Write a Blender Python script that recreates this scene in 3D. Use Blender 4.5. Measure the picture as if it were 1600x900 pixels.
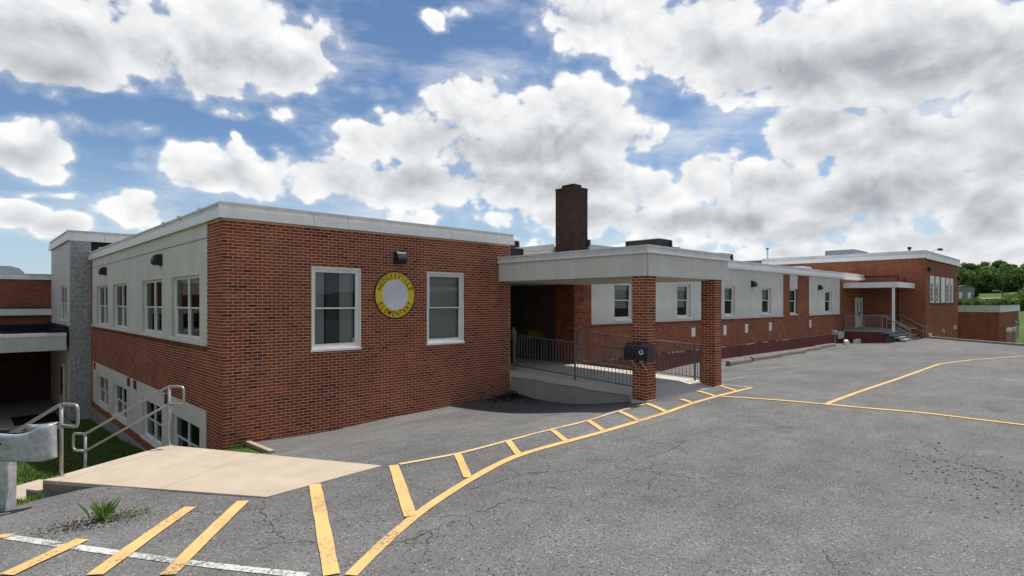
import bpy, math, random
import numpy as np
from mathutils import Vector, Matrix

R = math.radians
random.seed(7)
rng = np.random.default_rng(7)
for o in list(bpy.data.objects):
    bpy.data.objects.remove(o)
scene = bpy.context.scene
COL = scene.collection

# ------------------------------------------------------------------ camera
EYE = 2.4
YAW = R(46.25)                       # +X runs along the front wall, +Y along the left wall
cam_d = bpy.data.cameras.new('camera')
cam_d.sensor_width = 36
cam_d.lens = 20.25
cam_d.shift_y = 23 / 1600
cam_d.clip_start = 0.05
cam_d.clip_end = 6000
cam = bpy.data.objects.new('camera', cam_d)
cam.location = (0, 0, EYE)
cam.rotation_euler = (R(90), 0, YAW - R(90))
COL.objects.link(cam)
scene.camera = cam

# ------------------------------------------------------------------ exposure
scene.view_settings.view_transform = 'Standard'
scene.view_settings.look = 'None'
scene.view_settings.gamma = 1
scene.view_settings.use_curve_mapping = False
scene.view_settings.exposure = 0.2

# ------------------------------------------------------------------ sun
SUN = Vector((0.42, -0.032, 1.0)).normalized()
sun_d = bpy.data.lights.new('sun', 'SUN')
sun_d.energy = 4.9
sun_d.angle = R(0.53)
sun_d.color = (1.0, 0.955, 0.89)
sun = bpy.data.objects.new('sun', sun_d)
sun.rotation_euler = (-SUN).to_track_quat('-Z', 'Y').to_euler()
sun.location = (10, -10, 60)
COL.objects.link(sun)

# ------------------------------------------------------------------ world: clear sky and cumulus clouds
# clouds as (bearing from the view axis, height above horizon, half width, half height, strength), radians
CLOUDS = [(-0.681, 0.358, 0.127, 0.064, 1.0), (-0.688, 0.31, 0.113, 0.031, 0.95), (-0.576, 0.355, 0.059, 0.049, 0.95), (-0.432, 0.395, 0.119, 0.067, 1.05), (-0.481, 0.339, 0.113, 0.039, 0.95), 
    (-0.366, 0.369, 0.068, 0.045, 0.95), (-0.261, 0.348, 0.135, 0.023, 0.62), (-0.464, 0.292, 0.08, 0.024, 0.55), (-0.366, 0.29, 0.048, 0.019, 0.5), (-0.704, 0.207, 0.055, 0.039, 1.0), 
    (-0.685, 0.175, 0.04, 0.022, 0.75), (-0.611, 0.239, 0.112, 0.026, 0.45), (-0.477, 0.203, 0.075, 0.036, 1.0), (-0.423, 0.183, 0.055, 0.027, 0.9), (-0.45, 0.246, 0.014, 0.014, 0.7), 
    (-0.061, 0.329, 0.083, 0.05, 1.05), (-0.149, 0.276, 0.109, 0.056, 1.0), (0.078, 0.299, 0.155, 0.063, 1.05), (0.203, 0.274, 0.069, 0.045, 0.95), (-0.261, 0.26, 0.083, 0.04, 0.92), 
    (0.0, 0.253, 0.189, 0.052, 1.0), (-0.322, 0.196, 0.11, 0.039, 0.95), (-0.154, 0.196, 0.152, 0.044, 1.0), (0.022, 0.201, 0.144, 0.045, 1.0), (0.165, 0.208, 0.119, 0.05, 1.0), 
    (0.16, 0.448, 0.135, 0.049, 1.05), (0.307, 0.417, 0.131, 0.062, 1.05), (0.464, 0.364, 0.142, 0.074, 1.05), (0.618, 0.338, 0.111, 0.093, 1.05), (0.714, 0.315, 0.063, 0.083, 1.0), 
    (0.297, 0.351, 0.061, 0.021, 0.85), (0.477, 0.247, 0.079, 0.045, 1.0), (0.588, 0.221, 0.115, 0.057, 1.05), (0.701, 0.199, 0.065, 0.065, 1.0), (0.332, 0.205, 0.06, 0.042, 1.0), 
    (0.25, 0.195, 0.063, 0.036, 0.95), (0.418, 0.179, 0.102, 0.049, 1.0), (0.557, 0.157, 0.136, 0.051, 1.0), (0.695, 0.121, 0.072, 0.046, 1.0), (0.143, 0.145, 0.163, 0.034, 0.95), 
    (0.332, 0.134, 0.149, 0.035, 0.97), (0.49, 0.108, 0.147, 0.029, 0.95), (0.647, 0.084, 0.12, 0.026, 0.92), (-0.13, 0.454, 0.042, 0.016, 0.62), (-0.08, 0.469, 0.04, 0.013, 0.58), (-0.176, 0.144, 0.065, 0.021, 0.9), 
    (-0.576, 0.128, 0.051, 0.023, 1.0), (-0.668, 0.1, 0.032, 0.017, 0.95), (-0.717, 0.115, 0.03, 0.018, 1.0), (-0.681, 0.144, 0.054, 0.008, 0.55), (0.219, 0.095, 0.18, 0.015, 0.75), 
    (-0.022, 0.141, 0.089, 0.024, 0.7), (-0.371, 0.132, 0.077, 0.016, 0.6),
    (0.524, 0.065, 0.275, 0.033, 0.95), (0.72, 0.061, 0.075, 0.037, 1.0), (0.281, 0.083, 0.144, 0.025, 0.9), (0.067, 0.097, 0.1, 0.022, 0.75)]
# their grey undersides, same fields
BELLIES = [(-0.695, 0.3, 0.09, 0.037, 0.8), (-0.481, 0.343, 0.12, 0.047, 0.45), (-0.654, 0.338, 0.096, 0.032, 0.35), (-0.704, 0.187, 0.056, 0.031, 0.6), (0.033, 0.253, 0.194, 0.042, 0.62), 
    (-0.176, 0.213, 0.162, 0.031, 0.4), (-0.044, 0.2, 0.166, 0.032, 0.45), (-0.464, 0.185, 0.067, 0.021, 0.35), (0.516, 0.32, 0.179, 0.053, 1.0), (0.647, 0.311, 0.097, 0.054, 0.7), 
    (0.351, 0.38, 0.098, 0.036, 0.4), (0.708, 0.266, 0.056, 0.064, 0.55), (0.58, 0.218, 0.087, 0.031, 0.6), (0.688, 0.147, 0.066, 0.045, 0.6), (0.532, 0.147, 0.134, 0.033, 0.8), 
    (0.647, 0.113, 0.124, 0.026, 0.75), (0.4, 0.14, 0.153, 0.024, 0.55), (0.143, 0.156, 0.163, 0.026, 0.35), (0.701, 0.187, 0.049, 0.024, 0.35),
    (-0.507, 0.33, 0.096, 0.041, 0.4), (-0.371, 0.36, 0.072, 0.037, 0.35), (-0.111, 0.262, 0.165, 0.056, 0.35), (0.111, 0.199, 0.192, 0.057, 0.35), (0.271, 0.152, 0.155, 0.037, 0.5), (0.464, 0.19, 0.1, 0.052, 0.4), (0.618, 0.164, 0.138, 0.059, 0.4), (0.507, 0.09, 0.276, 0.026, 0.55)]


class NT:
    """small helper round a node tree"""
    def __init__(s, tree):
        s.t = tree
        s.n = tree.nodes
        s.l = tree.links

    def new(s, kind, **kw):
        nd = s.n.new(kind)
        for k, v in kw.items():
            setattr(nd, k, v)
        return nd

    def put(s, sock, v):
        if isinstance(v, bpy.types.NodeSocket):
            s.l.new(v, sock)
        elif v is not None:
            sock.default_value = v

    def math(s, op, a, b=None, c=None, clamp=False):
        nd = s.new('ShaderNodeMath', operation=op, use_clamp=clamp)
        for i, v in enumerate((a, b, c)):
            s.put(nd.inputs[i], v)
        return nd.outputs[0]

    def vec(s, op, a, b=None, c=None, out=0):
        nd = s.new('ShaderNodeVectorMath', operation=op)
        for i, v in enumerate((a, b, c)):
            s.put(nd.inputs[i], v)
        return nd.outputs[out]

    def noise(s, vec, scale, detail=4, rough=0.55, dist=0.0, out='Fac'):
        nd = s.new('ShaderNodeTexNoise')
        s.put(nd.inputs['Vector'], vec)
        nd.inputs['Scale'].default_value = scale
        nd.inputs['Detail'].default_value = detail
        nd.inputs['Roughness'].default_value = rough
        nd.inputs['Distortion'].default_value = dist
        return nd.outputs[out]

    def ramp(s, v, a, b, lo=0.0, hi=1.0, kind='SMOOTHSTEP'):
        nd = s.new('ShaderNodeMapRange', interpolation_type=kind)
        s.put(nd.inputs['Value'], v)
        nd.inputs['From Min'].default_value = a
        nd.inputs['From Max'].default_value = b
        nd.inputs['To Min'].default_value = lo
        nd.inputs['To Max'].default_value = hi
        return nd.outputs[0]

    def mix(s, f, a, b, mode='MIX'):
        nd = s.new('ShaderNodeMix', data_type='RGBA', blend_type=mode)
        s.put(nd.inputs[0], f)
        for k, v in ((6, a), (7, b)):
            if isinstance(v, tuple) and len(v) == 3:
                v = v + (1,)
            s.put(nd.inputs[k], v)
        return nd.outputs[2]


FWD = (math.cos(YAW), math.sin(YAW), 0)
RGT = (math.sin(YAW), -math.cos(YAW), 0)


def sky_group(name):
    gr_ = bpy.data.node_groups.new(name, 'ShaderNodeTree')
    gr_.interface.new_socket('Direction', in_out='INPUT', socket_type='NodeSocketVector')
    gr_.interface.new_socket('Value', in_out='OUTPUT', socket_type='NodeSocketFloat')
    t = NT(gr_)
    a = t.new('NodeGroupInput').outputs[0]
    return gr_, t, t.vec('NORMALIZE', a), t.new('NodeGroupOutput').inputs[0]


def union(g, d, items, bend, fall, soft):
    """soft union of ellipses over bearing and height, outlines bent by noise"""
    wob_ = g.vec('SUBTRACT', g.noise(d, 6.0, 3, 0.55, out='Color'), (0.5, 0.5, 0.5))
    d = g.vec('MULTIPLY_ADD', wob_, (bend, bend, bend * 0.7), d)
    az = g.math('ARCTAN2', g.vec('DOT_PRODUCT', d, RGT, out=1), g.vec('DOT_PRODUCT', d, FWD, out=1))
    sep = g.new('ShaderNodeSeparateXYZ')
    g.put(sep.inputs[0], d)
    el = g.math('ARCSINE', sep.outputs[2])
    cmb = g.new('ShaderNodeCombineXYZ')
    g.put(cmb.inputs[0], az)
    g.put(cmb.inputs[1], el)
    acc = None
    for (ca, ce, ra, re, st) in items:
        q = g.vec('MULTIPLY_ADD', cmb.outputs[0], (1 / ra, 1 / re, 0), (-ca / ra, -ce / re, 0))
        f = g.math('MULTIPLY_ADD', g.vec('DOT_PRODUCT', q, q, out=1), -fall, st)
        acc = f if acc is None else g.math('SMOOTH_MAX', acc, f, soft)
    return acc, az, el


# large masses
mass_grp, g, d0, mass_out = sky_group('cloud_mass')
acc, az, el = union(g, d0, CLOUDS, 0.10, 0.45, 0.15)
# beyond them unseen cover, its amount set for the fill light
cover = g.noise(g.vec('MULTIPLY', d0, (1, 1, 1.7)), 2.3, 2, 0.5)
cover = g.ramp(cover, 0.30, 0.70, -0.7, 1.2, 'LINEAR')
out_side = g.math('MAXIMUM', g.ramp(g.math('ABSOLUTE', az), 0.74, 0.95), g.ramp(el, 0.50, 0.66))
cover = g.math('SUBTRACT', cover, g.math('MULTIPLY_ADD', out_side, -3.0, 3.0))
g.put(mass_out, g.math('MAXIMUM', acc, cover))

# undersides
bel_grp, g, d0, bel_out = sky_group('cloud_belly')
acc, az, el = union(g, d0, BELLIES, 0.16, 0.8, 0.2)
g.put(bel_out, g.math('MAXIMUM', acc, g.ramp(el, 0.48, 0.95, -1.0, 0.75)))   # unseen overhead clouds show grey undersides, put in to cut fill light

# billows: fine cauliflower relief
bil_grp, g, d0, bil_out = sky_group('cloud_billow')
g.put(bil_out, g.math('MULTIPLY_ADD', g.noise(g.vec('MULTIPLY', d0, (1, 1, 1.3)), 9.0, 8, 0.585, 0.25), 1.6, -0.80))

world = bpy.data.worlds.new('World')
scene.world = world
world.use_nodes = True
world.cycles.sampling_method = 'NONE'      # a broad soft sky needs no importance map
scene.cycles.max_bounces = 5
scene.cycles.diffuse_bounces = 3
w = NT(world.node_tree)
w.n.clear()
tcw = w.new('ShaderNodeTexCoord')
DIR = tcw.outputs['Generated']
sky = w.new('ShaderNodeTexSky', sky_type='NISHITA')
sky.sun_disc = False
sky.sun_elevation = math.asin(SUN.z)
sky.sun_rotation = math.atan2(SUN.x, SUN.y)
sky.altitude = 200
sky.air_density = 1.0
sky.dust_density = 0.15
sky.ozone_density = 2.2


def sample(gr_, offset=None):
    nd = w.new('ShaderNodeGroup')
    nd.node_tree = gr_
    w.put(nd.inputs[0], w.vec('ADD', DIR, offset) if offset else DIR)
    return nd.outputs[0]


def lean(k):                        # towards the sun, mostly up
    return (k * (0.35 * RGT[0]), k * (0.35 * RGT[1]), k)


B0 = sample(bil_grp)
B1 = sample(bil_grp, lean(0.022))
M0 = sample(mass_grp)
G0 = sample(bel_grp)
vor = w.new('ShaderNodeTexVoronoi', feature='F1')
w.put(vor.inputs['Vector'], w.vec('MULTIPLY', DIR, (1, 1, 1.3)))
vor.inputs['Scale'].default_value = 26
vor.inputs['Detail'].default_value = 1.0
puff = w.math('MULTIPLY_ADD', vor.outputs['Distance'], -0.42, 0.19)
D0 = w.math('ADD', w.math('ADD', M0, B0), puff)
mask = w.ramp(D0, 0.32, 0.56)
wisp = w.noise(w.vec('MULTIPLY', DIR, (1.2, 1.2, 4.0)), 3.2, 6, 0.62)
veil = w.ramp(w.math('MULTIPLY_ADD', wisp, 1.0, w.math('MULTIPLY', M0, 0.06)), 0.44, 0.82, 0.0, 0.72)
fringe = w.ramp(w.math('MULTIPLY_ADD', wisp, 0.8, D0), 0.40, 1.0, 0.0, 0.40)      # thin ragged edges
mask = w.math('MAXIMUM', mask, w.math('MAXIMUM', veil, fringe))
inner = w.ramp(w.math('MULTIPLY_ADD', B0, 0.45, M0), 0.35, 1.15)
lum = w.math('MULTIPLY_ADD', w.math('SUBTRACT', B0, B1), 0.66, w.math('MULTIPLY_ADD', inner, -0.20, 1.03))
lum = w.math('MULTIPLY_ADD', w.math('MULTIPLY', w.ramp(w.math('MULTIPLY_ADD', B0, 0.30, G0), -0.75, 1.05, kind='LINEAR'), inner), -0.38, lum)
lum = w.math('MULTIPLY_ADD', puff, 0.12, lum)
lum = w.math('MINIMUM', w.math('MAXIMUM', lum, 0.16), 1.10)
cr = w.new('ShaderNodeValToRGB')
w.put(cr.inputs[0], lum)
els = cr.color_ramp.elements
els[0].position, els[0].color = 0.15, (0.27, 0.295, 0.33, 1)
els[1].position, els[1].color = 1.0, (1.0, 1.0, 1.0, 1)
e = els.new(0.50); e.color = (0.45, 0.475, 0.51, 1)
e = els.new(0.78); e.color = (0.78, 0.80, 0.82, 1)
bg_sky = w.new('ShaderNodeBackground')
tint = w.mix(1.0, sky.outputs[0], (0.88, 0.97, 1.05), 'MULTIPLY')
updir = w.new('ShaderNodeSeparateXYZ')
w.put(updir.inputs[0], DIR)
pale = w.mix(w.ramp(updir.outputs[2], -0.02, 0.24, 0.85, 0.0), tint, (5.0, 6.5, 7.8))   # summer haze low in the sky
w.put(bg_sky.inputs['Color'], pale)
bg_sky.inputs['Strength'].default_value = 0.088
bg_cl = w.new('ShaderNodeBackground')
w.put(bg_cl.inputs['Color'], cr.outputs[0])
bg_cl.inputs['Strength'].default_value = 0.86
mx = w.new('ShaderNodeMixShader')
w.put(mx.inputs[0], mask)
w.l.new(bg_sky.outputs[0], mx.inputs[1])
w.l.new(bg_cl.outputs[0], mx.inputs[2])
wo = w.new('ShaderNodeOutputWorld')
w.l.new(mx.outputs[0], wo.inputs['Surface'])


# ------------------------------------------------------------------ materials
def material(name, rough=0.8, spec=0.3, metal=0.0):
    m = bpy.data.materials.new(name)
    m.use_nodes = True
    t = NT(m.node_tree)
    b = t.n['Principled BSDF']
    b.inputs['Roughness'].default_value = rough
    b.inputs['Specular IOR Level'].default_value = spec
    b.inputs['Metallic'].default_value = metal
    return m, t, b


def pos(t):
    return t.new('ShaderNodeNewGeometry').outputs['Position']


def bump(t, b, height, strength=0.3, dist=0.01):
    nd = t.new('ShaderNodeBump')
    nd.inputs['Strength'].default_value = strength
    nd.inputs['Distance'].default_value = dist
    t.put(nd.inputs['Height'], height)
    t.l.new(nd.outputs[0], b.inputs['Normal'])


def simple(name, col, rough=0.6, spec=0.3, metal=0.0, vary=0.12, scale=3.0, streak=False, fine=40.0):
    """one base colour with soft blotches, optional rain streaks and a fine grain"""
    m, t, b = material(name, rough, spec, metal)
    p = pos(t)
    n1 = t.noise(p, scale, 5, 0.6)
    v = t.ramp(n1, 0.25, 0.75, 1 - vary, 1 + vary, 'LINEAR')
    if streak:
        n2 = t.noise(t.vec('MULTIPLY', p, (9, 9, 0.35)), 1.0, 5, 0.6)
        v = t.math('MULTIPLY', v, t.ramp(n2, 0.3, 0.7, 1 - vary * 0.8, 1 + vary * 0.5, 'LINEAR'))
    n3 = t.noise(p, fine, 3, 0.6)
    v = t.math('MULTIPLY', v, t.ramp(n3, 0.3, 0.7, 0.95, 1.05, 'LINEAR'))
    c = t.vec('SCALE', col)
    c.node.inputs[0].default_value = col
    t.put(c.node.inputs['Scale'], v)
    t.l.new(c, b.inputs['Base Color'])
    bump(t, b, n3, 0.15, 0.004)
    return m


def brick_mat(name, cols, stain=0.25):
    m, t, b = material(name, 0.85, 0.25)
    at = t.new('ShaderNodeAttribute', attribute_name='tone')
    cr = t.new('ShaderNodeValToRGB')
    t.put(cr.inputs[0], at.outputs['Fac'])
    el = cr.color_ramp.elements
    el[0].position, el[0].color = cols[0][0], cols[0][1] + (1,)
    el[1].position, el[1].color = cols[-1][0], cols[-1][1] + (1,)
    for q, c in cols[1:-1]:
        x = el.new(q)
        x.color = c + (1,)
    p = pos(t)
    n1 = t.noise(p, 0.7, 5, 0.65)
    n2 = t.noise(p, 60, 4, 0.7)
    n3 = t.noise(t.vec('MULTIPLY', p, (2.2, 2.2, 0.3)), 1.0, 4, 0.6)
    v = t.math('MULTIPLY', t.ramp(n1, 0.3, 0.7, 1 - stain, 1 + stain, 'LINEAR'), t.ramp(n2, 0.25, 0.75, 0.78, 1.22, 'LINEAR'))
    v = t.math('MULTIPLY', v, t.ramp(n3, 0.3, 0.7, 0.86, 1.12, 'LINEAR'))
    warm = t.ramp(t.noise(p, 0.45, 4, 0.6), 0.48, 0.68, 0.0, 0.38)       # kiln batches: browner patches
    hue = t.mix(warm, cr.outputs[0], cols[-1][1])
    sc = t.vec('SCALE', hue)
    t.put(sc.node.inputs['Scale'], v)
    t.l.new(sc, b.inputs['Base Color'])
    bump(t, b, n2, 0.5, 0.006)
    return m


M = {}
M['brick'] = brick_mat('red_brick', [(0.0, (0.065, 0.021, 0.013)), (0.12, (0.135, 0.031, 0.015)), (0.5, (0.235, 0.047, 0.018)), (0.82, (0.285, 0.066, 0.022)), (1.0, (0.29, 0.092, 0.032))])
M['brick_far'] = brick_mat('weathered_brick', [(0.0, (0.150, 0.040, 0.021)), (0.5, (0.265, 0.070, 0.029)), (1.0, (0.32, 0.108, 0.048))], 0.18)
M['brick_soot_shade'] = brick_mat('soot_and_shade_brick', [(0.0, (0.016, 0.011, 0.009)), (0.5, (0.042, 0.020, 0.014)), (1.0, (0.075, 0.036, 0.023))], 0.3)  # soot on the chimney; under the roofs it paints shade into the brick
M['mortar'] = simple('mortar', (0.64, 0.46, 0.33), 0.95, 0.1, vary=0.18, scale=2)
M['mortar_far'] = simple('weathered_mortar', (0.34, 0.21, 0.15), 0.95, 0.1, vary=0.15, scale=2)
M['mortar_soot_shade'] = simple('soot_and_shade_mortar', (0.15, 0.112, 0.085), 0.95, 0.1, vary=0.2, scale=2)  # soot on the chimney joints, painted shade in the recess and rear wall
M['red_paint'] = brick_mat('oxblood_paint', [(0.0, (0.150, 0.042, 0.037)), (1.0, (0.19, 0.052, 0.044))], 0.15)
M['stucco'] = simple('pale_stucco', (0.64, 0.61, 0.535), 0.9, 0.15, vary=0.085, scale=1.2, streak=True)
M['white'] = simple('white_aluminium', (0.79, 0.765, 0.715), 0.45, 0.4, vary=0.07, streak=True)
M['gravelstop'] = simple('grey_roof_edge', (0.64, 0.62, 0.58), 0.55, 0.4, vary=0.14, streak=True)
M['far_white'] = simple('patchy_white_roof_edge', (0.62, 0.625, 0.63), 0.5, 0.4, vary=0.25, scale=0.9)
M['roof'] = simple('roof_membrane', (0.16, 0.16, 0.165), 0.9, 0.2, vary=0.2)
M['black_roof'] = simple('black_roof_membrane', (0.018, 0.019, 0.021), 0.8, 0.2, vary=0.2)
M['dark'] = simple('dark_bronze', (0.022, 0.021, 0.020), 0.5, 0.4, vary=0.15)
M['dark_in'] = simple('dim_interior', (0.022, 0.021, 0.020), 0.9, 0.1)
M['soffit'] = simple('cream_soffit', (0.50, 0.48, 0.42), 0.9, 0.1, vary=0.08)
M['blind'] = simple('grey_blind', (0.46, 0.46, 0.40), 0.9, 0.1, vary=0.06, streak=True)
M['drape'] = simple('slate_curtain', (0.075, 0.085, 0.11), 0.9, 0.1, vary=0.15, streak=True)
M['galv'] = simple('galvanised_steel', (0.46, 0.47, 0.48), 0.45, 0.5, 0.5, vary=0.30, scale=14)
M['pipe'] = simple('brushed_pipe', (0.34, 0.34, 0.33), 0.38, 0.5, 0.6, vary=0.10, scale=12)
M['rail'] = simple('grey_rail_paint', (0.115, 0.115, 0.115), 0.5, 0.4, vary=0.1)
M['rail_light'] = simple('pale_rail_paint', (0.30, 0.29, 0.27), 0.5, 0.4, vary=0.1)
M['black'] = simple('black_enamel', (0.012, 0.013, 0.016), 0.35, 0.5, vary=0.1)
M['conc'] = simple('tan_concrete', (0.405, 0.335, 0.255), 0.9, 0.2, vary=0.13, scale=1.8, fine=90)
M['conc_grey'] = simple('grey_concrete', (0.30, 0.29, 0.265), 0.92, 0.2, vary=0.16, scale=1.5, streak=True)
M['conc_pale'] = simple('pale_concrete', (0.52, 0.48, 0.42), 0.92, 0.2, vary=0.1, scale=1.8)
M['conc_dark'] = simple('dark_concrete', (0.20, 0.18, 0.15), 0.95, 0.15, vary=0.25, scale=4, streak=True)
M['block'] = simple('grey_block', (0.36, 0.365, 0.37), 0.95, 0.15, vary=0.13, scale=5)
bm2, bt2, bb2 = material('split_face_block', 0.95, 0.1)
bp2 = pos(bt2)
bn2 = bt2.noise(bp2, 7.0, 6, 0.7)
bt2.l.new(bt2.mix(bt2.ramp(bn2, 0.3, 0.7), (0.36, 0.36, 0.355), (0.62, 0.61, 0.59)), bb2.inputs['Base Color'])
bump(bt2, bb2, bn2, 1.0, 0.16)
M['block'] = bm2
M['wood'] = simple('weathered_timber', (0.36, 0.29, 0.21), 0.9, 0.15, vary=0.2, scale=6)
M['yellow_sign'] = simple('yellow_sign_paint', (0.76, 0.52, 0.012), 0.4, 0.4, vary=0.04)
M['white_sign'] = simple('white_sign_paint', (0.60, 0.60, 0.61), 0.4, 0.4, vary=0.03)
M['black_sign'] = simple('black_sign_paint', (0.03, 0.024, 0.012), 0.4, 0.4, vary=0.03)
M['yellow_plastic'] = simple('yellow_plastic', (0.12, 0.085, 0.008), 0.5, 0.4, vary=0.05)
M['blue_plastic'] = simple('blue_plastic', (0.05, 0.09, 0.2), 0.5, 0.4, vary=0.05)
M['bark'] = simple('bark', (0.09, 0.065, 0.045), 0.95, 0.1, vary=0.2)
M['house'] = simple('grey_siding', (0.25, 0.25, 0.26), 0.9, 0.1, vary=0.1)
M['dirt'] = simple('dark_leaf_litter', (0.028, 0.022, 0.014), 0.95, 0.1, vary=0.4, scale=6)
M['rubber'] = simple('black_mat', (0.015, 0.015, 0.016), 0.9, 0.1)


def glass_mat():
    m, t, b = material('window_glass', 0.02, 0.5)
    fr = t.new('ShaderNodeFresnel')
    fr.inputs['IOR'].default_value = 1.52
    gl = t.new('ShaderNodeBsdfGlossy')
    gl.inputs['Roughness'].default_value = 0.015
    wv = t.noise(pos(t), 1.1, 2, 0.5)
    bp = t.new('ShaderNodeBump')
    bp.inputs['Strength'].default_value = 0.05
    bp.inputs['Distance'].default_value = 0.05
    t.put(bp.inputs['Height'], wv)
    t.l.new(bp.outputs[0], gl.inputs['Normal'])
    tr = t.new('ShaderNodeBsdfTransparent')
    tr.inputs['Color'].default_value = (0.84, 0.88, 0.86, 1)
    mxs = t.new('ShaderNodeMixShader')
    t.l.new(fr.outputs[0], mxs.inputs[0])
    t.l.new(tr.outputs[0], mxs.inputs[1])
    t.l.new(gl.outputs[0], mxs.inputs[2])
    t.l.new(mxs.outputs[0], t.n['Material Output'].inputs['Surface'])
    return m


M['glass'] = glass_mat()


def asphalt_mat():
    m, t, b = material('worn_asphalt', 0.93, 0.18)
    p = pos(t)
    big = t.noise(p, 0.22, 5, 0.6)
    mid = t.noise(p, 1.6, 5, 0.65)
    drag = t.noise(t.vec('MULTIPLY', p, (0.5, 2.2, 1)), 1.0, 5, 0.6)
    fine = t.noise(p, 75, 3, 0.75)
    vo = t.new('ShaderNodeTexVoronoi')
    t.put(vo.inputs['Vector'], p)
    vo.inputs['Scale'].default_value = 62
    sp = t.new('ShaderNodeSeparateColor')
    t.l.new(vo.outputs['Color'], sp.inputs[0])
    v = t.ramp(big, 0.3, 0.7, 0.80, 1.18, 'LINEAR')
    v = t.math('MULTIPLY', v, t.ramp(mid, 0.3, 0.7, 0.86, 1.12, 'LINEAR'))
    v = t.math('MULTIPLY', v, t.ramp(drag, 0.3, 0.7, 0.92, 1.08, 'LINEAR'))
    v = t.math('MULTIPLY', v, t.ramp(fine, 0.25, 0.75, 0.60, 1.40, 'LINEAR'))
    v = t.math('MULTIPLY', v, t.ramp(sp.outputs[0], 0.0, 1.0, 0.74, 1.26, 'LINEAR'))
    pale = t.math('GREATER_THAN', sp.outputs[1], 0.97)
    col = t.mix(pale, (0.132, 0.130, 0.126), (0.24, 0.235, 0.225))
    pit = t.math('GREATER_THAN', sp.outputs[2], 0.955)                       # holes where stones have come out
    col = t.mix(pit, col, (0.045, 0.044, 0.043))
    oil = t.ramp(t.noise(p, 0.75, 4, 0.6), 0.63, 0.74, 0.0, 0.55)          # oil drips and old sealer
    col = t.mix(oil, col, (0.062, 0.061, 0.060))
    dust = t.ramp(t.noise(t.vec('MULTIPLY', p, (0.30, 1.1, 1)), 1.0, 5, 0.65), 0.55, 0.75, 0.0, 0.35)
    col = t.mix(dust, col, (0.20, 0.192, 0.178))
    # hairline crazing in worn places
    vc = t.new('ShaderNodeTexVoronoi', feature='DISTANCE_TO_EDGE')
    t.put(vc.inputs['Vector'], t.vec('MULTIPLY_ADD', t.noise(p, 2.2, 4, 0.6, out='Color'), (0.5, 0.5, 0), p))
    vc.inputs['Scale'].default_value = 1.25
    line = t.ramp(vc.outputs[0], 0.0, 0.012, 1.0, 0.0)
    worn = t.ramp(t.noise(p, 0.33, 3, 0.5), 0.46, 0.58)
    brk = t.ramp(t.noise(p, 3.1, 3, 0.5), 0.45, 0.60)
    line = t.math('MULTIPLY', t.math('MULTIPLY', line, worn), brk)
    col = t.mix(t.math('MULTIPLY', line, 0.75), col, (0.022, 0.021, 0.020))
    sc = t.vec('SCALE', col)
    t.put(sc.node.inputs['Scale'], v)
    t.l.new(sc, b.inputs['Base Color'])
    hh = t.math('ADD', fine, t.math('MULTIPLY', vo.outputs['Distance'], -0.6))
    bump(t, b, hh, 0.55, 0.012)
    return m


M['asphalt'] = asphalt_mat()


def paint_mat(name, col, wear, dull=0.5):
    """road paint worn through to the asphalt in places"""
    m, t, b = material(name, 0.85, 0.25)
    p = pos(t)
    f = t.noise(p, 26, 5, 0.75)
    big = t.noise(p, 1.3, 3, 0.5)
    k = t.ramp(t.math('ADD', f, t.math('MULTIPLY', big, 0.5)), wear - 0.05, wear + 0.07, 1.0, 0.0)
    n2 = t.noise(p, 90, 3, 0.7)
    v = t.math('MULTIPLY', t.ramp(n2, 0.25, 0.75, 0.80, 1.15, 'LINEAR'), t.ramp(big, 0.3, 0.7, 0.90, 1.08, 'LINEAR'))
    sc = t.vec('SCALE', col)
    sc.node.inputs[0].default_value = col
    t.put(sc.node.inputs['Scale'], v)
    t.l.new(t.mix(k, sc, (0.13, 0.128, 0.125)), b.inputs['Base Color'])
    bump(t, b, n2, 0.4, 0.006)
    return m


M['yellow'] = paint_mat('worn_yellow_paint', (0.60, 0.385, 0.150), 0.62)
M['yellow_pale'] = paint_mat('faded_yellow_paint', (0.56, 0.415, 0.21), 0.645)
M['white_paint'] = paint_mat('worn_white_paint', (0.50, 0.49, 0.46), 0.69)
M['white_fresh'] = paint_mat('white_road_paint', (0.62, 0.60, 0.56), 0.56)
M['white_faint'] = paint_mat('faded_white_paint', (0.30, 0.295, 0.285), 0.74)


def foliage(name, cols, trans=0.35):
    m, t, b = material(name, 0.75, 0.2)
    at = t.new('ShaderNodeAttribute', attribute_name='tone')
    cr = t.new('ShaderNodeValToRGB')
    t.put(cr.inputs[0], at.outputs['Fac'])
    el = cr.color_ramp.elements
    el[0].color = cols[0] + (1,)
    el[1].color = cols[1] + (1,)
    oi = t.new('ShaderNodeObjectInfo')
    v = t.ramp(oi.outputs['Random'], 0, 1, 0.78, 1.25, 'LINEAR')
    sc = t.vec('SCALE', cr.outputs[0])
    t.put(sc.node.inputs['Scale'], v)
    t.l.new(sc, b.inputs['Base Color'])
    tl = t.new('ShaderNodeBsdfTranslucent')
    t.l.new(sc, tl.inputs['Color'])
    mxs = t.new('ShaderNodeMixShader')
    mxs.inputs[0].default_value = trans
    t.l.new(b.outputs[0], mxs.inputs[1])
    t.l.new(tl.outputs[0], mxs.inputs[2])
    t.l.new(mxs.outputs[0], t.n['Material Output'].inputs['Surface'])
    return m


M['leaf'] = foliage('tree_leaves', ((0.050, 0.100, 0.022), (0.135, 0.21, 0.050)))
M['needle'] = foliage('dark_needles', ((0.014, 0.030, 0.014), (0.035, 0.058, 0.024)))
M['tuft'] = foliage('tuft_blades', ((0.11, 0.20, 0.03), (0.22, 0.34, 0.06)))
M['grass'] = foliage('grass_blades', ((0.040, 0.085, 0.016), (0.13, 0.20, 0.040)))


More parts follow.
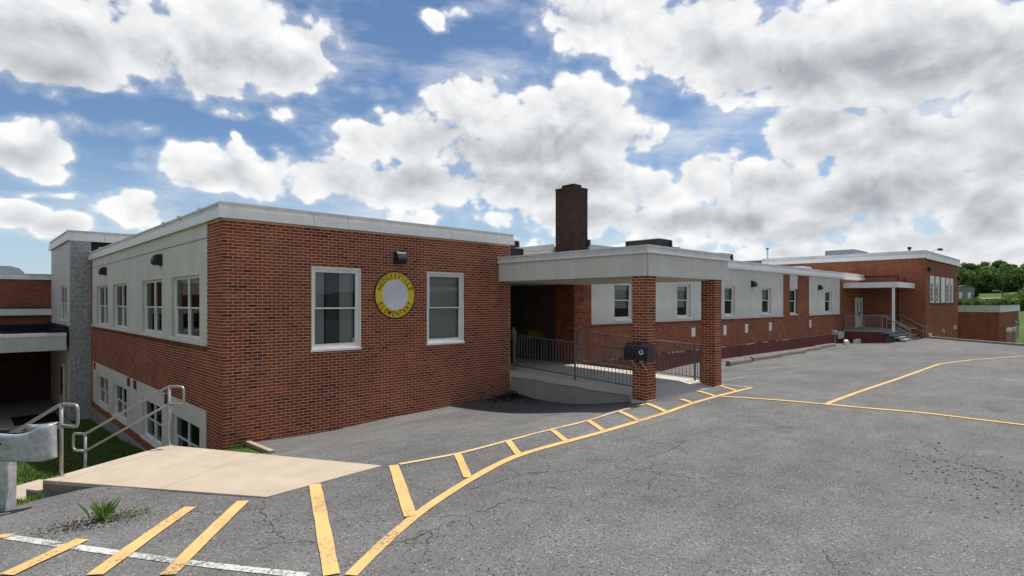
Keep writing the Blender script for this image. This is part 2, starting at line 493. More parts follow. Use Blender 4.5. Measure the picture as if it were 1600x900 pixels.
def ground_mat(name, c1, c2, scale):
    m, t, b = material(name, 0.95, 0.1)
    p = pos(t)
    n = t.noise(p, scale, 6, 0.65)
    f = t.noise(p, scale * 30, 3, 0.6)
    k = t.math('MULTIPLY_ADD', f, 0.5, t.math('MULTIPLY', n, 0.6))
    t.l.new(t.mix(t.ramp(k, 0.35, 0.75), c1, c2), b.inputs['Base Color'])
    bump(t, b, f, 0.6, 0.03)
    return m


M['lawn'] = ground_mat('lawn_turf', (0.035, 0.070, 0.014), (0.075, 0.125, 0.026), 0.8)
M['scrub'] = ground_mat('dull_scrub', (0.035, 0.045, 0.02), (0.07, 0.08, 0.035), 0.1)
M['field'] = ground_mat('far_meadow', (0.045, 0.078, 0.019), (0.085, 0.125, 0.030), 0.06)


# ------------------------------------------------------------------ mesh helpers
class MB:
    def __init__(s):
        s.v, s.f, s.t = [], [], []

    def face(s, pts, tone=0.5):
        k = len(s.v)
        s.v.extend(pts)
        s.f.append(tuple(range(k, k + len(pts))))
        s.t.append(tone)

    def box(s, x0, x1, y0, y1, z0, z1, tone=0.5, skip=''):
        k = len(s.v)
        s.v += [(x0, y0, z0), (x1, y0, z0), (x1, y1, z0), (x0, y1, z0), (x0, y0, z1), (x1, y0, z1), (x1, y1, z1), (x0, y1, z1)]
        for nm, q in (('b', (0, 3, 2, 1)), ('t', (4, 5, 6, 7)), ('-y', (0, 1, 5, 4)), ('+x', (1, 2, 6, 5)), ('+y', (2, 3, 7, 6)), ('-x', (3, 0, 4, 7))):
            if nm != skip:
                s.f.append(tuple(k + i for i in q))
                s.t.append(tone)
        return s

    def prism(s, poly, z0, z1, tone=0.5):
        """vertical prism over a plan polygon (counter-clockwise); z1 may be one height per corner"""
        n = len(poly)
        zt = z1 if isinstance(z1, (list, tuple)) else [z1] * n
        k = len(s.v)
        s.v += [(x, y, z0) for x, y in poly] + [(poly[i][0], poly[i][1], zt[i]) for i in range(n)]
        s.f.append(tuple(k + i for i in reversed(range(n))))
        s.f.append(tuple(k + n + i for i in range(n)))
        s.t += [tone, tone]
        for i in range(n):
            j = (i + 1) % n
            s.f.append((k + i, k + j, k + n + j, k + n + i))
            s.t.append(tone)
        return s

    def tube(s, path, r, n=8, cap=True, tone=0.5):
        path = [Vector(p) for p in path]
        rs = r if isinstance(r, (list, tuple)) else [r] * len(path)
        k = len(s.v)
        up = Vector((0, 0, 1))
        prev = None
        for i, p in enumerate(path):
            a = path[max(i - 1, 0)]
            c = path[min(i + 1, len(path) - 1)]
            t = (c - a).normalized()
            if prev is None:
                u = t.cross(up)
                if u.length < 0.05:
                    u = t.cross(Vector((1, 0, 0)))
            else:
                u = prev - t * prev.dot(t)
            u.normalize()
            prev = u
            v = t.cross(u)
            for j in range(n):
                an = 2 * math.pi * j / n
                s.v.append(tuple(p + (u * math.cos(an) + v * math.sin(an)) * rs[i]))
        for i in range(len(path) - 1):
            for j in range(n):
                a = k + i * n + j
                b = k + i * n + (j + 1) % n
                s.f.append((a, a + n, b + n, b))
                s.t.append(tone)
        if cap:
            s.f.append(tuple(k + j for j in range(n)))
            s.f.append(tuple(k + (len(path) - 1) * n + j for j in reversed(range(n))))
            s.t += [tone, tone]
        return s

    def mesh(s, name, mat, smooth=False, tones=False):
        me = bpy.data.meshes.new(name)
        me.from_pydata(s.v, [], s.f)
        if tones:
            a = me.attributes.new('tone', 'FLOAT', 'FACE')
            a.data.foreach_set('value', np.array(s.t, np.float32))
        me.materials.append(M[mat] if isinstance(mat, str) else mat)
        if smooth:
            me.polygons.foreach_set('use_smooth', np.ones(len(me.polygons), bool))
        me.update()
        return me

    def build(s, name, mat, parent=None, smooth=False, tones=False, label=None, kind=None, local=False):
        return link(name, s.mesh(name, mat, smooth, tones), parent, label, kind, local)


def link(name, me, parent=None, label=None, kind=None, local=False):
    """vertices are world coordinates unless local"""
    o = bpy.data.objects.new(name, me)
    COL.objects.link(o)
    if parent is not None:
        o.parent = parent
        if not local:
            w0 = origin(parent)
            o.location = (-w0[0], -w0[1], -w0[2])
    if label:
        o['label'] = label
    if kind:
        o['kind'] = kind
    return o


def origin(o):
    x = Vector((0, 0, 0))
    while o is not None:
        x += o.location
        o = o.parent
    return x


def thing(name, label, cat, loc=(0, 0, 0), group=None, rotz=0.0):
    o = bpy.data.objects.new(name, None)
    o.empty_display_size = 0.3
    o.location = loc
    o.rotation_euler = (0, 0, rotz)
    COL.objects.link(o)
    o['label'] = label
    o['category'] = cat
    if group:
        o['group'] = group
    return o


def tag(o, label, cat, group=None):
    o['label'] = label
    o['category'] = cat
    if group:
        o['group'] = group
    return o


def copy_tree(o, parent=None):
    c = o.copy()
    COL.objects.link(c)
    if parent is not None:
        c.parent = parent
    for ch in list(o.children):
        copy_tree(ch, c)
    return c


def place(root, loc, rotz=0.0, label=None):
    c = copy_tree(root)
    c.location = loc
    c.rotation_euler = (0, 0, rotz)
    if label:
        c['label'] = label
    return c


def fillet(pts, r, n=4):
    pts = [Vector(p) for p in pts]
    out = [pts[0]]
    for i in range(1, len(pts) - 1):
        a, b, c = pts[i - 1], pts[i], pts[i + 1]
        u, v = (a - b), (c - b)
        rr = min(r, u.length * 0.45, v.length * 0.45)
        p0, p1 = b + u.normalized() * rr, b + v.normalized() * rr
        for k in range(n + 1):
            f = k / n
            out.append(p0.lerp(b, f).lerp(b.lerp(p1, f), f))
    out.append(pts[-1])
    return out


# wall planes: 'Y' faces -Y at depth y, 'X' faces -X at x, 'P' faces +X, 'Q' faces +Y
def on(plane, c, u, n, z):
    if plane == 'Y':
        return (u, c - n, z)
    if plane == 'Q':
        return (u, c + n, z)
    if plane == 'X':
        return (c - n, u, z)
    return (c + n, u, z)


def wbox(mb, plane, c, u0, u1, n0, n1, z0, z1, tone=0.5, skip_back=False):
    """box on a wall: u along it, n outward from it"""
    if plane == 'Y':
        return mb.box(u0, u1, c - n1, c - n0, z0, z1, tone, '+y' if skip_back else '')
    if plane == 'Q':
        return mb.box(u0, u1, c + n0, c + n1, z0, z1, tone, '-y' if skip_back else '')
    if plane == 'X':
        return mb.box(c - n1, c - n0, u0, u1, z0, z1, tone, '+x' if skip_back else '')
    return mb.box(c + n0, c + n1, u0, u1, z0, z1, tone, '-x' if skip_back else '')


def sheet(plane, c, u0, u1, z0, z1, holes, n=0.0, deep=0.0):
    """a wall face with rectangular openings (u0,u1,z0,z1) and reveals going back by deep"""
    mb = MB()
    us = sorted({u0, u1, *[h[0] for h in holes], *[h[1] for h in holes]})
    zs = sorted({z0, z1, *[h[2] for h in holes], *[h[3] for h in holes]})
    us = [u for u in us if u0 <= u <= u1]
    zs = [z for z in zs if z0 <= z <= z1]
    rev = plane in 'XQ'
    for a, b in zip(us, us[1:]):
        for p, q in zip(zs, zs[1:]):
            cu, cz = (a + b) / 2, (p + q) / 2
            if any(h[0] < cu < h[1] and h[2] < cz < h[3] for h in holes):
                continue
            pts = [on(plane, c, a, n, p), on(plane, c, b, n, p), on(plane, c, b, n, q), on(plane, c, a, n, q)]
            mb.face(pts[::-1] if rev else pts)
    if deep:
        for h in holes:
            a, b, p, q = h
            ring = [(a, p), (b, p), (b, q), (a, q)]
            for i in range(4):
                (ua, za), (ub, zb) = ring[i], ring[(i + 1) % 4]
                pts = [on(plane, c, ua, n, za), on(plane, c, ub, n, zb), on(plane, c, ub, n - deep, zb), on(plane, c, ua, n - deep, za)]
                mb.face(pts if rev else pts[::-1])
    return mb


PITCH, LEN = 0.0677, 0.2035


def brick_rects(u0, u1, z0, z1, holes=(), phase=0):
    out = []
    i0 = math.floor(z0 / PITCH)
    i1 = math.ceil(z1 / PITCH)
    for i in range(i0, i1):
        a, b = i * PITCH + 0.0056, i * PITCH + PITCH - 0.0056
        if a < z0 - 0.02 or b > z1 + 0.02:
            continue
        off = 0.0 if (i + phase) % 2 else LEN / 2
        spans = [(u0, u1)]
        for h in holes:
            if h[2] < (a + b) / 2 < h[3]:
                ns = []
                for s, e in spans:
                    if h[1] <= s or h[0] >= e:
                        ns.append((s, e))
                    else:
                        if h[0] > s:
                            ns.append((s, h[0]))
                        if h[1] < e:
                            ns.append((h[1], e))
                spans = ns
        for s, e in spans:
            j0 = math.floor((s - u0 + off) / LEN)
            j1 = math.ceil((e - u0 + off) / LEN)
            for j in range(j0, j1):
                p = u0 - off + j * LEN + 0.0052
                q = p + LEN - 0.0104
                p, q = max(p, s), min(q, e)
                if q - p > 0.035:
                    out.append((p, q, a, b))
    return out


def tone_():
    t = random.gauss(0.5, 0.16)
    if random.random() < 0.07:
        t = random.uniform(0.0, 0.15)
    if random.random() < 0.06:
        t = random.uniform(0.85, 1.0)
    return min(max(t, 0.0), 1.0)


BRICK_MESH = {}


def lay(plane, c, rects, mat, parent, single=0, proud=0.0022, stuff_name='brickwork', eye=Vector((0, 0, EYE))):
    """lay bricks on a wall: the nearest `single` of them as objects, the rest joined"""
    if single:
        rects = sorted(rects, key=lambda r: (Vector(on(plane, c, (r[0] + r[1]) / 2, 0, (r[2] + r[3]) / 2)) - eye).length)
    one, rest = rects[:single], rects[single:]
    for p, q, a, b in one:
        key = (plane, round(q - p, 3), mat, random.randrange(14))
        me = BRICK_MESH.get(key)
        if me is None:
            mb = MB()
            hu, hz = (q - p) / 2, (b - a) / 2
            wbox(mb, plane, 0, -hu, hu, 0, proud, -hz, hz, tone_(), True)
            me = mb.mesh('brick', mat, tones=True)
            BRICK_MESH[key] = me
        o = link('brick', me, parent, local=True)
        o.location = Vector(on(plane, c, (p + q) / 2, random.uniform(-0.0007, 0.0007), (a + b) / 2)) - origin(parent)
    if rest:
        mb = MB()
        for p, q, a, b in rest:
            wbox(mb, plane, c, p, q, 0, proud + random.uniform(-0.0007, 0.0007), a, b, tone_(), True)
        mb.build(stuff_name, mat, parent, tones=True, kind='stuff')


def window(parent, plane, c, u0, u1, z0, z1, recess=0.06, lights=1, fw=0.055, proud=0.0, sill=True, blind=None, split=0.5, frame='white', trim=0.0, blind_mat='blind'):
    """a sash window set back by recess: frame > sashes, panes, blind, sill"""
    n = proud - recess
    fr = MB()
    for a, b, p, q in ((u0, u1, z0, z0 + fw), (u0, u1, z1 - fw, z1), (u0, u0 + fw, z0 + fw, z1 - fw), (u1 - fw, u1, z0 + fw, z1 - fw)):
        wbox(fr, plane, c, a, b, n - 0.05, n + 0.03, p, q)
    if trim:
        for a, b, p, q in ((u0 - trim, u1 + trim, z0 - trim, z0), (u0 - trim, u1 + trim, z1, z1 + trim), (u0 - trim, u0, z0, z1), (u1, u1 + trim, z0, z1)):
            wbox(fr, plane, c, a, b, -0.05, proud + 0.022, p, q)
    f = fr.build('window', frame, parent)
    iw = (u1 - u0 - 2 * fw) / lights
    zm = z0 + (z1 - z0) * split
    for k in range(lights):
        a = u0 + fw + k * iw
        b = a + iw
        if k:
            mu = MB()
            wbox(mu, plane, c, a - 0.022, a + 0.022, n - 0.05, n + 0.028, z0 + fw, z1 - fw)
            mu.build('mullion', frame, f)
        for (p, q, dn) in ((zm - 0.02, z1 - fw, 0.0), (z0 + fw, zm + 0.02, -0.025)):
            s = MB()
            sw = 0.035
            for ua, ub, za, zb in ((a, b, p, p + sw), (a, b, q - sw, q), (a, a + sw, p + sw, q - sw), (b - sw, b, p + sw, q - sw)):
                wbox(s, plane, c, ua, ub, n + dn - 0.018, n + dn + 0.012, za, zb)
            s.build('sash', frame, f)
            gl = MB()
            pts = [on(plane, c, uu, n + dn - 0.004, zz) for uu, zz in ((a + sw, p + sw), (b - sw, p + sw), (b - sw, q - sw), (a + sw, q - sw))]
            gl.face(pts[::-1] if plane in 'XQ' else pts)
            gl.build('pane', 'glass', f)
    for (ba, bb, bp, bq, bm) in (blind or ()):
        bl = MB()
        a, b = u0 + (u1 - u0) * ba, u0 + (u1 - u0) * bb
        p, q = z0 + (z1 - z0) * bp, z0 + (z1 - z0) * bq
        k = 10
        pr = []
        for i in range(k + 1):              # gentle folds
            uu = a + (b - a) * i / k
            pr.append((uu, n - 0.12 - (0.012 if i % 2 else 0.0)))
        for (ua, na), (ub, nb) in zip(pr, pr[1:]):
            pts = [on(plane, c, ua, na, p), on(plane, c, ub, nb, p), on(plane, c, ub, nb, q), on(plane, c, ua, na, q)]
            bl.face(pts[::-1] if plane in 'XQ' else pts)
        bl.build('blind', bm, f)
    bk = MB()
    ua, ub, za, zb, na, nb = u0 - 0.25, u1 + 0.25, z0 - 0.2, z1 + 0.2, n - 0.06, n - 1.3
    for ring in (((ua, nb, za), (ub, nb, za), (ub, nb, zb), (ua, nb, zb)), ((ua, na, za), (ua, nb, za), (ua, nb, zb), (ua, na, zb)), ((ub, na, za), (ub, nb, za), (ub, nb, zb), (ub, na, zb)),
                 ((ua, na, za), (ub, na, za), (ub, nb, za), (ua, nb, za)), ((ua, na, zb), (ub, na, zb), (ub, nb, zb), (ua, nb, zb)),
                 ((ua, na, za), (ub, na, za), (ub, na, z0 + .02), (ua, na, z0 + .02)), ((ua, na, z1 - .02), (ub, na, z1 - .02), (ub, na, zb), (ua, na, zb)),
                 ((ua, na, za), (u0 + .02, na, za), (u0 + .02, na, zb), (ua, na, zb)), ((u1 - .02, na, za), (ub, na, za), (ub, na, zb), (u1 - .02, na, zb))):
        bk.face([on(plane, c, uu, nn, zz) for uu, nn, zz in ring])
    bk.build('room_lining', 'dark_in', f)
    if sill:
        si = MB()
        wbox(si, plane, c, u0 - 0.02 - trim, u1 + 0.02 + trim, n - 0.02, proud + 0.045, z0 - 0.055 - trim, z0 - 0.003 - trim)
        si.build('sill', frame, f)
    return f


def fascia(parent, plane, c, u0, u1, z0, zm, z1, out=0.09, step=0.05, seams=(), ends=0.0, lower='white', upper='gravelstop', th=0.06):
    """two-tier metal roof edge in lengths with open seams; the upper tier steps back and leaves a ledge"""
    cuts = [u0] + list(seams) + [u1]
    for i, (a, b) in enumerate(zip(cuts, cuts[1:])):
        ga = 0.006 if i else 0.0
        gb = 0.006 if i < len(cuts) - 2 else 0.0
        lo = MB()
        wbox(lo, plane, c, a + ga, b - gb, out - th, out, z0, zm)
        lo.build('fascia_panel', lower, parent)
        up = MB()
        wbox(up, plane, c, a + ga, b - gb, out - th - 0.02, out - step, zm + 0.001, z1)
        wbox(up, plane, c, a + ga, b - gb, out - step + 0.001, out - step + 0.02, z1 - 0.035, z1 + 0.006)
        up.build('roof_edge', upper, parent)


# ------------------------------------------------------------------ terrain
CP = np.array([(-8.0, 0.0, 0.0), (-3.0, 3.0, 0.0), (0.0, 0.0, 0.0), (3.0, 0.0, 0.0), (0.0, 5.0, 0.0), (3.0, 4.0, 0.0), (5.0, 5.0, 0.0), (8.0, 3.0, 0.0), (10.0, 0.0, 0.0), 
    (10.0, 5.0, 0.0), (8.0, 6.3, 0.0), (14.0, 4.0, 0.0), (20.0, 3.0, 0.0), (20.0, -4.0, 0.0), (0.0, -10.0, 0.0), (20.0, -15.0, 0.0), (40.0, -10.0, -0.1), (-15.0, -8.0, 0.0), 
    (2.73, 7.26, -0.02), (4.5, 7.47, -0.01), (1.29, 9.29, -0.03), (0.8, 9.9, -0.22), (0.4, 9.2, -0.1), (-1.0, 8.0, -0.06), (1.8, 8.4, -0.02), (6.0, 7.6, -0.01), 
    (8.0, 7.7, 0.0), (10.0, 7.5, 0.02), (11.9, 7.5, 0.05), (13.5, 7.5, 0.06), (15.5, 7.6, 0.07), (3.6, 10.2, -0.3), (3.95, 12.84, -0.6), (6.07, 12.84, -0.64), 
    (7.78, 12.84, -0.56), (9.8, 12.84, -0.5), (12.2, 12.84, -0.36), (12.2, 11.7, -0.42), (12.2, 10.6, -0.42), (12.2, 9.4, -0.27), (12.2, 8.43, -0.1), (8.0, 10.2, -0.28), 
    (10.0, 10.0, -0.32), (6.0, 10.2, -0.28), (5.0, 9.0, -0.12), (17.0, 8.5, 0.03), (18.0, 11.0, -0.15), (20.0, 7.0, 0.02), (25.0, 6.0, -0.02), (30.0, 8.0, -0.1), 
    (35.0, 5.0, -0.1), (40.0, 8.0, -0.12), (48.2, 9.0, -0.04), (48.2, 11.0, -0.25), (51.5, 4.0, -0.42), (56.0, 0.0, -0.5), (44.0, 12.84, -0.38), (20.332, 12.84, -0.426), 
    (22.118, 12.84, -0.33), (24.162, 12.84, -0.27), (26.194, 12.84, -0.263), (31.327, 12.84, -0.271), (35.89, 12.84, -0.29), (41.491, 12.84, -0.3)], float)


class TPS:
    def __init__(s, P, reg=0.02):
        s.P = P
        n = len(P)
        d = np.hypot(P[:, None, 0] - P[None, :, 0], P[:, None, 1] - P[None, :, 1])
        K = np.where(d > 0, d * d * np.log(d + 1e-12), 0) + reg * np.eye(n)
        A = np.zeros((n + 3, n + 3))
        A[:n, :n] = K
        A[:n, n] = 1
        A[:n, n + 1:] = P[:, :2]
        A[n, :n] = 1
        A[n + 1:, :n] = P[:, :2].T
        s.w = np.linalg.solve(A, np.r_[P[:, 2], 0, 0, 0])

    def __call__(s, x, y):
        x, y = np.atleast_1d(np.asarray(x, float)), np.atleast_1d(np.asarray(y, float))
        d = np.hypot(x[:, None] - s.P[None, :, 0], y[:, None] - s.P[None, :, 1])
        k = np.where(d > 0, d * d * np.log(d + 1e-12), 0)
        n = len(s.P)
        return k @ s.w[:n] + s.w[n] + s.w[n + 1] * x + s.w[n + 2] * y


lot_tps = TPS(CP)


def H(x, y):
    return float(lot_tps(x, y)[0])


def grid_mesh(name, rows, mat, hf, lo=None, hi=None):
    """rows = [(y, [x...])]: a sheet over the plan, same count in each row"""
    n = len(rows[0][1])
    X = np.array([r[1] for r in rows], float).ravel()
    Y = np.array([[r[0]] * n for r in rows], float).ravel()
    Z = hf(X, Y)
    if lo is not None:
        Z = np.clip(Z, lo, hi)
    me = bpy.data.meshes.new(name)
    idx = np.arange(len(rows) * n).reshape(len(rows), n)
    q = np.stack([idx[:-1, :-1], idx[:-1, 1:], idx[1:, 1:], idx[1:, :-1]], -1).reshape(-1, 4)
    me.from_pydata(np.stack([X, Y, Z], 1).tolist(), [], q.tolist())
    me.materials.append(M[mat])
    me.polygons.foreach_set('use_smooth', np.ones(len(me.polygons), bool))
    me.update()
    o = bpy.data.objects.new(name, me)
    COL.objects.link(o)
    o['kind'] = 'structure'
    return o


ys = list(np.arange(-40, -4, 2.0)) + list(np.arange(-4, 12.8, 0.25)) + [12.845]
XL = ([-40, -8, 3, 7, 9, 9.5, 9.8, 10.05, 10.5, 11.0, 12.85], [-30, -15, -6, -2.2, -0.1, 0.35, 0.56, 0.8, 2.2, 4.12, 4.36])
XR = ([-40, -15, 0, 3.5, 6.7, 8.85, 8.86, 12.85], [60, 48, 43, 43.7, 45.6, 48.2, 48.2, 48.2])
rows = []
ss = np.linspace(0, 1, 170) ** 1.6
for y in ys:
    a, b = np.interp(y, *XL), np.interp(y, *XR)
    rows.append((y, list(a + (b - a) * ss)))
lot = grid_mesh('asphalt_lot', rows, 'asphalt', lot_tps, -1.2, 0.3)

LP = np.array([(3.95, 12.84, -.68), (4.5, 12.5, -.64), (3.6, 11.5, -.55), (2.4, 12.9, -.98), (1.6, 13, -.97), (0, 13, -.97), (-2, 12, -.95), (-5, 10, -.9),
               (3.95, 14, -1.25), (3.95, 16, -1.7), (3.95, 22, -2.13), (3.95, 30, -2.45), (2.9, 20.8, -1.95), (0, 20, -1.8), (0, 27, -2.38), (-8, 27, -2.4),
               (-8, 18, -1.7), (.6, 9.95, -.36), (-.2, 9.1, -.2), (-2.3, 7.1, -.16), (-6, 3.2, -.12), (-15, -7.8, .03), (-20, 6, -.8), (0.7, 14.6, -1.05),
               (1.2, 12.0, -.95), (-1, 11, -.85), (3, 26, -2.3), (-25, 25, -2.4)], float)
lawn_tps = TPS(LP)
rows = []
for y in list(np.arange(-8, 34, 0.4)):
    a = np.interp(y, [-8, 6, 34], [-40, -40, -40])
    b = np.interp(y, [-8, 3, 7, 9, 9.8, 10.05, 10.8, 11.2, 12.84, 12.85, 34], [-14.6, -5.6, -1.9, 0.15, .75, 1.0, 2.6, 4.3, 4.4, 3.95, 3.95])
    rows.append((y, list(b + (a - b) * np.linspace(0, 1, 60) ** 2)))
grid_mesh('lawn', [(y, x[::-1]) for y, x in rows], 'lawn', lawn_tps, -2.6, 0.05)

# far ground: rises from the lot's far edge to the wooded hill
def far_h(X, Y):
    d = np.hypot(X, Y)
    return np.interp(d, [40, 48, 58, 66, 80, 100, 125, 140, 200, 300], [-0.9, -1.35, -1.6, -1.6, -0.7, 0.45, 1.6, 2.9, 7, 9])


def far_sheet(name, y0_, y1_, n_, mat):
    rows = []
    for y in np.linspace(y0_, y1_, n_):
        rows.append((y, list(np.interp(np.linspace(0, 1, 90), [0, .6, 1], [np.interp(y, [-40, -15, 0, 3.5, 6.7, 8.8, 8.9], [60, 48, 43, 43.7, 45.6, 48, 60.4]), 150, 420]))))
    grid_mesh(name, rows, mat, far_h)


far_sheet('meadow', -10, 160, 50, 'field')
far_sheet('scrub_land', -160, -10, 30, 'scrub')
gm = MB()
gm.face([(-2500, -2500, -3.4), (3000, -2500, -3.4), (3000, 3000, -3.4), (-2500, 3000, -3.4)])
gm.build('ground', 'scrub', kind='structure')


# ------------------------------------------------------------------ painted lines, draped on the asphalt
def ribbon(pts, width, z=0.006, step=0.22, jitter=0.0, smooth=2):
    pts = [Vector((p[0], p[1], 0)) for p in pts]
    dense = []
    for a, b in zip(pts, pts[1:]):
        n = max(1, int((b - a).length / step))
        dense += [a.lerp(b, i / n) for i in range(n)]
    dense.append(pts[-1])
    if len(pts) > 2:                       # round the corners of the polyline
        for _ in range(smooth):
            dense = [dense[0]] + [(dense[i - 1] + dense[i] * 2 + dense[i + 1]) / 4 for i in range(1, len(dense) - 1)] + [dense[-1]]
    L_, R_ = [], []
    for i, p in enumerate(dense):
        t = dense[min(i + 1, len(dense) - 1)] - dense[max(i - 1, 0)]
        t.normalize()
        nrm = Vector((-t.y, t.x, 0)) * (width / 2)
        wj = 1 + random.uniform(-jitter, jitter)
        L_.append(p + nrm * wj)
        R_.append(p - nrm * wj)
    allp = L_ + R_
    zz = lot_tps([p.x for p in allp], [p.y for p in allp]) + z
    n = len(dense)
    mb = MB()
    mb.v = [(p.x, p.y, float(zz[i])) for i, p in enumerate(allp)]
    mb.f = [(i, n + i, n + i + 1, i + 1) for i in range(n - 1)]
    mb.t = [0.5] * (n - 1)
    return mb


LINES = {'outer': [(2.474, 4.631), (2.768, 4.85), (3.171, 5.108), (3.643, 5.406), (4.128, 5.65), (4.941, 6.002), (5.872, 6.343), (6.363, 6.457), (7.562, 6.519), 
    (8.643, 6.521), (9.787, 6.532), (10.765, 6.55), (12.093, 6.662), (13.415, 6.74), (14.532, 6.776), (15.52, 6.79)], 'inner': [(4.706, 7.334), (5.675, 7.171), 
    (6.797, 7.26), (7.983, 7.323), (9.118, 7.326), (10.374, 7.482), (11.574, 7.55)], 'white': [(12.529, 7.912), (13.5, 7.837), (15.354, 7.867)], 'tipw': [(15.606, 7.86), 
    (15.611, 7.279), (15.569, 6.829)], 'long': [(13.461, 6.631), (14.493, 4.759), (15.228, 2.914), (15.228, 1.23)], 'diag': [(14.651, 4.644), (21.0, 4.679), 
    (28.052, 4.778), (31.623, 4.214), (35.862, 2.896)], 'wl': [(0.293, 7.927), (0.357, 7.805), (0.734, 7.132), (1.147, 6.466), (1.611, 5.739), (2.197, 4.894)], 'st1': [(19.972, 9.839), 
    (22.492, 8.905), (24.178, 8.102)], 'st2': [(16.577, 8.166), (18.08, 8.116)], 'st3': [(25.364, 9.512), (26.95, 8.091)], 's0': [(3.395, 7.328), (2.352, 4.747)], 's1': [(4.609, 7.338), 
    (3.631, 5.431)], 's2': [(5.662, 7.155), (4.999, 6.093)], 's3': [(6.841, 7.247), (6.341, 6.478)], 's4': [(7.997, 7.252), (7.547, 6.532)], 's5': [(9.131, 7.309), 
    (8.625, 6.559)], 's6': [(10.374, 7.482), (9.77, 6.551)], 's7': [(11.574, 7.55), (10.815, 6.55)], 's8': [(12.513, 7.196), (12.1, 6.667)], 's9': [(14.141, 7.661), 
    (13.356, 6.743)], 's10': [(15.544, 7.81), (14.644, 6.828)], 's11': [(0.289, 6.7), (0.891, 7.172)], 's12': [(0.848, 6.167), (1.948, 7.505)], 's13': [(1.311, 5.732), 
    (2.48, 7.313)], 's14': [(0.289, 7.834), (0.361, 7.898)]}
STYLE = {'outer': ('yellow', .125, .010), 'inner': ('yellow_pale', .085, .010), 'white': ('white_fresh', .10, .010), 'tipw': ('white_paint', .08, .010), 'long': ('yellow', .13, .012),
         'diag': ('yellow', .11, .006), 'wl': ('white_paint', .10, .006), 'st1': ('white_faint', .11, .006), 'st2': ('white_faint', .11, .006), 'st3': ('white_faint', .11, .006)}
for k, pts in LINES.items():
    if k in STYLE:
        m_, wd, z_ = STYLE[k]
    else:
        m_, wd, z_ = 'yellow', (.145 if int(k[1:]) < 2 or int(k[1:]) > 10 else .115), .014
    ribbon(pts, wd, z_, jitter=0.06).build('painted_line', m_, kind='structure')

CRACKS = {'c1': [(3.358, 5.042), (3.798, 4.954), (4.142, 5.038), (4.495, 5.009), (4.876, 5.071)], 'c2': [(4.71, 5.677), (5.217, 5.698), (5.757, 5.664), (6.359, 5.319)], 'c3': [(2.539, 7.057), 
    (2.501, 6.754), (2.399, 6.279), (2.406, 6.004), (2.328, 5.699)], 'c4': [(6.953, 5.083), (7.036, 4.696), (7.167, 4.443), (6.967, 4.339), (6.678, 4.336), (6.384, 4.136)], 'c5': [(7.652, 5.014), 
    (8.298, 4.99), (9.156, 5.166)], 'c6': [(10.962, 2.098), (10.852, 1.691), (10.601, 1.183), (10.164, 0.821)], 'c7': [(10.778, 4.9), (11.557, 4.065)], 'c8': [(2.873, 4.973), 
    (3.268, 4.906), (3.561, 4.964), (3.268, 4.597), (3.052, 4.424)], 'c9': [(2.011, 5.755), (2.259, 5.764), (2.476, 5.664), (2.659, 5.34)], 'c10': [(1.923, 7.332), 
    (2.103, 7.02), (2.497, 6.94)], 'c11': [(6.032, 1.981), (5.791, 1.792), (5.561, 1.67)]}
cm, cmt, cmb_ = material('crack_shadow', 0.95, 0.05)
cmb_.inputs['Base Color'].default_value = (0.052, 0.051, 0.050, 1)
cr_mb = MB()
for pts in CRACKS.values():
    fine = []
    for a, b in zip(pts, pts[1:]):
        n = max(2, int(math.dist(a, b) / 0.06))
        for i in range(n):
            f = i / n
            fine.append((a[0] + (b[0] - a[0]) * f + random.gauss(0, 0.022), a[1] + (b[1] - a[1]) * f + random.gauss(0, 0.022)))
    fine.append(pts[-1])
    r = ribbon(fine, 0.0075, 0.004, 0.1, 0.9, 0)
    k = len(cr_mb.v)
    cr_mb.v += r.v
    cr_mb.f += [tuple(k + i for i in f) for f in r.f]
    cr_mb.t += r.t
    if len(fine) > 20:                    # side branches
        for _ in range(2):
            s0 = random.choice(fine[4:-4])
            an = random.uniform(0, 6.28)
            br = [s0]
            for _ in range(random.randint(5, 11)):
                an += random.gauss(0, 0.5)
                br.append((br[-1][0] + 0.06 * math.cos(an), br[-1][1] + 0.06 * math.sin(an)))
            r = ribbon(br, 0.005, 0.004, 0.1, 0.9, 0)
            k = len(cr_mb.v)
            cr_mb.v += r.v
            cr_mb.f += [tuple(k + i for i in f) for f in r.f]
            cr_mb.t += r.t
cr_mb.build('pavement_crack', cm, kind='structure')

pm = MB()
def chip(x, y, r):
    z = H(x, y)
    n = 5
    a0 = random.uniform(0, 6)
    ring = [(x + r * random.uniform(.7, 1.2) * math.cos(a0 + 6.283 * i / n), y + r * random.uniform(.7, 1.2) * math.sin(a0 + 6.283 * i / n), z + 0.001) for i in range(n)]
    top = (x, y, z + r * 0.7)
    for i in range(n):
        pm.face([ring[i], ring[(i + 1) % n], top])


for _ in range(230):
    t = random.random()
    chip(11.6 - 2.6 * t + random.gauss(0, .45), 2.1 - 1.3 * t + random.gauss(0, .42), random.uniform(.008, .026))
for _ in range(140):
    chip(random.uniform(4, 15), random.uniform(0.5, 6.2), random.uniform(.005, .013))
pm.build('gravel', 'black', kind='stuff')

